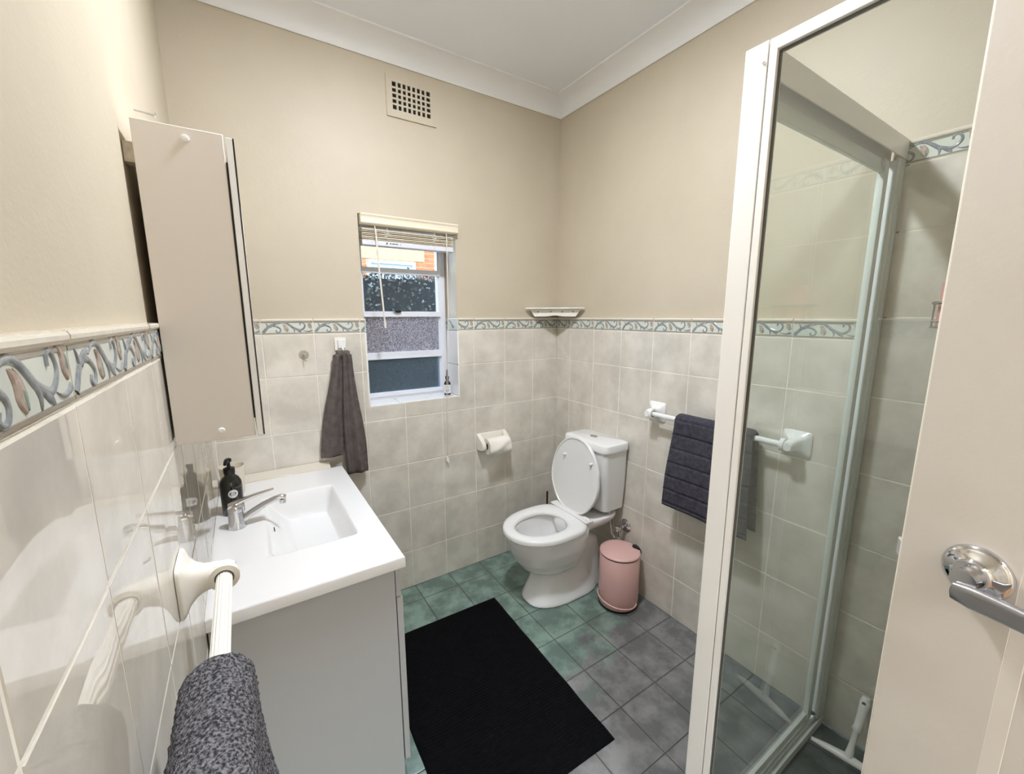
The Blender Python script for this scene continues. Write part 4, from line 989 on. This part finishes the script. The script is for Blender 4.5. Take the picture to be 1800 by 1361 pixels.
for z in (1.953, 0.06): MB().lathe([(0, 0), (.0035, 0), (.0028, -.0022), (0, -.0026)], (SX, -1.589, z), 'x', 14).build('screw', STEEL, sh, smooth=50)
# far side: header, tracks, sliding door
ya, yb = -1.594, -1.552
hd_ = MB(); hd_.box(SX+0.031, -0.001, ya, ya+0.004, 1.936, 1.989); hd_.box(SX+0.031, -0.001, yb-0.004, yb, 1.936, 1.989); hd_.box(SX+0.031, -0.001, ya+0.004, yb-0.004, 1.982, 1.989)
hd_.build('header', ALU, sh, bevel=0.001)
bt_ = MB(); bt_.box(SX+0.031, -0.001, ya+0.001, yb, 0.001, 0.016); bt_.box(SX+0.031, -0.001, ya+0.001, ya+0.007, 0.016, 0.032); bt_.box(SX+0.031, -0.001, yb-0.006, yb, 0.016, 0.040); bt_.box(SX+0.031, -0.001, -1.577, -1.572, 0.016, 0.026)
bt_.build('bottom_track', TIN, sh, bevel=0.0012)
jb = MB(); jb.box(-0.030, -0.001, ya+0.002, yb-0.002, 0.042, 1.935); jb.box(-0.052, -0.030, ya+0.004, ya+0.010, 0.042, 1.935); jb.build('wall_jamb', TIN, sh, bevel=0.001)
for z in (1.80, 0.93, 0.10): MB().lathe([(0, 0), (.006, 0), (.0055, -.003), (0, -.004)], (-0.018, ya+0.002, z), 'y', 14).build('screw_cap', TIN, sh, smooth=50)
sd_ = MB(); DY0, DY1 = -1.570, -1.558
sx0, sx1 = SX+0.034, -0.066
sd_.box(sx0, sx1, DY0, DY1, 1.893, 1.926); sd_.box(sx0, sx1, DY0, DY1, 0.043, 0.070); sd_.box(sx1-0.028, sx1, DY0-0.004, DY1+0.002, 0.043, 1.926); sd_.box(sx0, sx0+0.024, DY0, DY1, 0.043, 1.926)
slid = sd_.build('sliding_door', TIN, sh, bevel=0.0015)
box('door_glass', SHGLASS, slid, sx0+0.02, sx1-0.026, -1.5665, -1.5615, 0.066, 1.897)
box('door_seal', DGREY, slid, sx1+0.0005, sx1+0.0035, DY0-0.003, DY1, 0.043, 1.926)
MB().lathe([(0, 0), (.010, 0), (.010, -.006), (0, -.006)], (-0.105, DY0-0.001, 1.915), 'y', 16).build('roller', PLAST, slid, smooth=40)

# squeegee leaning on the shower wall
sq = thing('squeegee', 'white plastic squeegee leaning on the shower wall', 'squeegee', (-0.08, -1.68, 0))
jx, jy = -0.100, -1.700
MB().tube([(-0.120, -1.600, .016), (-0.112, -1.640, .018), (-0.104, -1.680, .020), (-0.100, -1.700, .021), (-0.096, -1.725, .020), (-0.088, -1.775, .018), (-0.082, -1.810, .016)], [.007, .0125, .0150, .017, .0150, .0125, .007], 14, sq=(1, .8)).build('head', PLAST, sq, smooth=60)
MB().tube([(-0.126, -1.598, .006), (-0.090, -1.812, .006)], .0045, 8).build('rubber_blade', mat('grey rubber', S(96, 96, 98), 0.6), sq, smooth=40)
hp_ = [(-0.100, -1.700, .024), (-0.086, -1.701, .065), (-0.068, -1.702, .108), (-0.065, -1.702, .116), (-0.060, -1.703, .128), (-0.046, -1.704, .165), (-0.034, -1.705, .205), (-0.028, -1.705, .222)]
MB().tube(hp_, [.013, .0090, .0085, .0150, .0120, .0130, .0150, .0110], 14).build('handle', PLAST, sq, smooth=60)
MB().lathe([(0, -.0158), (.0055, -.0158), (.0055, .0158), (0, .0158)], (-0.033, -1.705, .209), 'x', 14).build('hang_hole', mat('hole grey', S(120, 120, 120), 0.7), sq)

# shower caddy with pink bottle
cdx, cdy = -0.058, -1.790
cd = thing('wire_caddy', 'chrome wire soap rack on the shower wall holding the pink bottle', 'rack', (cdx, cdy, 1.455))
wr = MB()
for z in (1.457, 1.472, 1.522):
    q = [(-0.004, cdy+.068, z), (-0.10, cdy+.068, z), (-0.108, cdy+.054, z), (-0.108, cdy-.054, z), (-0.10, cdy-.062, z), (-0.004, cdy-.062, z)]
    wr.tube(q, .0022 if z < 1.5 else .0045, 8)
for y in (cdy+.068, cdy+.02, cdy-.02, cdy-.062): wr.tube([(-0.108 if abs(y-cdy) < .05 else -0.09, y, 1.457), (-0.108 if abs(y-cdy) < .05 else -0.09, y, 1.522)], .002, 6)
for k in range(5): wr.tube([(-0.006, cdy-.05+.025*k, 1.457), (-0.106, cdy-.05+.025*k, 1.457)], .002, 6)
wr.build('wire_frame', CHROME, cd, smooth=50)
box('mount_plate', CHROME, cd, -0.004, -0.001, cdy-.05, cdy+.05, 1.46, 1.525, bevel=0.001)
pk = thing('shampoo_bottle', 'pink pump bottle standing in the shower wire rack', 'bottle', (cdx, cdy+.02, 1.4595))
MB().loft([rrect(cdx-.032, cdx+.032, cdy-.018, cdy+.063, z, .014) for z in (1.4598, 1.575)]+[rrect(cdx-.024, cdx+.024, cdy-.006, cdy+.052, 1.588, .012), rrect(cdx-.012, cdx+.012, cdy+.005, cdy+.029, 1.594, .008)]).build('bottle_body', PINKB, pk, smooth=40)
MB().lathe([(0, 1.5945), (.012, 1.5945), (.012, 1.612), (.004, 1.614), (.004, 1.630), (.010, 1.632), (.010, 1.642), (0, 1.644)], (cdx, cdy+.017, 0), n=16).tube([(cdx, cdy+.017, 1.637), (cdx-.01, cdy+.055, 1.634)], .004, 8).build('pump', PINKB, pk, smooth=40)

# ------------------------------------------------------------------ outside: hedge, neighbouring house, ground
struct(MB().box(-6, 9, 0.30, 9, -0.30, -0.05).build('ground', SOIL))
hd2 = thing('hedge', 'dark green clipped hedge outside the bathroom window', 'hedge', (0.0, 1.75, -0.05))
hc = MB().box(-3.2, 4.2, 1.55, 2.0, -0.05, 1.80).build('hedge_core', TWIG, hd2)
lv_ = MB(); rnd = random.Random(3)
for i in range(9000):
    x = rnd.uniform(-1.6, 1.7); side = rnd.random()
    if side < 0.7: y = 1.55-rnd.uniform(-.02, .10); z = rnd.uniform(0.5, 1.86)
    else: y = rnd.uniform(1.45, 2.0); z = 1.80+rnd.uniform(-.02, .07)
    d_ = Vector((rnd.uniform(-1, 1), rnd.uniform(-1, .4), rnd.uniform(-.7, 1))).normalized(); n1 = d_.cross(Vector((rnd.uniform(-1, 1), rnd.uniform(-1, 1), rnd.uniform(-1, 1)))).normalized()
    L_ = rnd.uniform(.022, .040); c = Vector((x, y, z)); w_ = L_*.32
    lv_.add([c, c+d_*L_*.5+n1*w_, c+d_*L_, c+d_*L_*.5-n1*w_], [(0, 1, 2, 3)])
lf2 = lv_.build('hedge_leaves', LEAF, hd2); lf2['kind'] = 'stuff'
ho = thing('neighbour_house', 'sunlit rendered and orange brick house beyond the hedge', 'house', (1.0, 5.2, -0.05))
NX0, NX1, NZ0, NZ1 = 0.14, 0.93, 1.2, 2.385
hw = MB(); hw.box(-4, NX0, 5.0, 5.3, -0.05, 6.5); hw.box(NX1, 7, 5.0, 5.3, -0.05, 6.5); hw.box(NX0, NX1, 5.0, 5.3, -0.05, NZ0); hw.box(NX0, NX1, 5.0, 5.3, NZ1, 6.5)
hw.build('house_wall', MORTAR, ho)
box('render_lintel', RENDER_, ho, -0.35, 1.10, 4.975, 4.999, 2.40, 3.0, bevel=0.004)
box('render_lintel', RENDER_, ho, 1.30, 2.6, 4.975, 4.999, 2.40, 3.0, bevel=0.004)
wfo = MB(); wfo.box(NX0, NX0+.04, 4.96, 5.06, NZ0, NZ1); wfo.box(NX1-.04, NX1, 4.96, 5.06, NZ0, NZ1); wfo.box(NX0, NX1, 4.958, 5.06, NZ1-.05, NZ1); wfo.box(NX0, NX1, 4.958, 5.06, NZ0, NZ0+.05)
wfo.build('window_frame', PLAST, ho, bevel=0.004)
box('window_pane', EXTG, ho, NX0+.03, NX1-.03, 5.02, 5.03, NZ0+.04, NZ1-.04)
bkm = None
def brick(x0, x1, z0, z1):
    key = ('brick', round(x1-x0, 3))
    if key not in CACHE:
        w_ = (x1-x0)/2; me = tile_mesh([(-w_, -.033), (w_, -.033), (w_, .033), (-w_, .033)], 0.012, 0.003).mesh('brick'); me.materials.append(BRICK); CACHE[key] = me
    o = bpy.data.objects.new('brick', CACHE[key]); C.objects.link(o); o.parent = ho; o.location = Vector(((x0+x1)/2, 4.989, (z0+z1)/2))-wl(ho)
    o.rotation_euler = (0, 0, rnd.uniform(-.01, .01))
row = 0; z = 1.62
while z < 2.38:
    off = 0.12 if row % 2 else 0.0
    for xa, xb in ((-0.45, NX0-0.01), (NX1+0.01, 1.62)):
        x = xa
        first = True
        while x < xb-0.05:
            L_ = 0.11 if (first and row % 2) else 0.23
            x1 = min(x+L_, xb); brick(x, x1-0.01, z, z+.066); x = x1; first = False
    z += 0.078; row += 1
z = 2.40; row = 0
while z < 2.98:
    if row % 2: brick(1.105, 1.295, z, z+.066)
    else: brick(1.105, 1.195, z, z+.066); brick(1.205, 1.295, z, z+.066)
    z += 0.078; row += 1
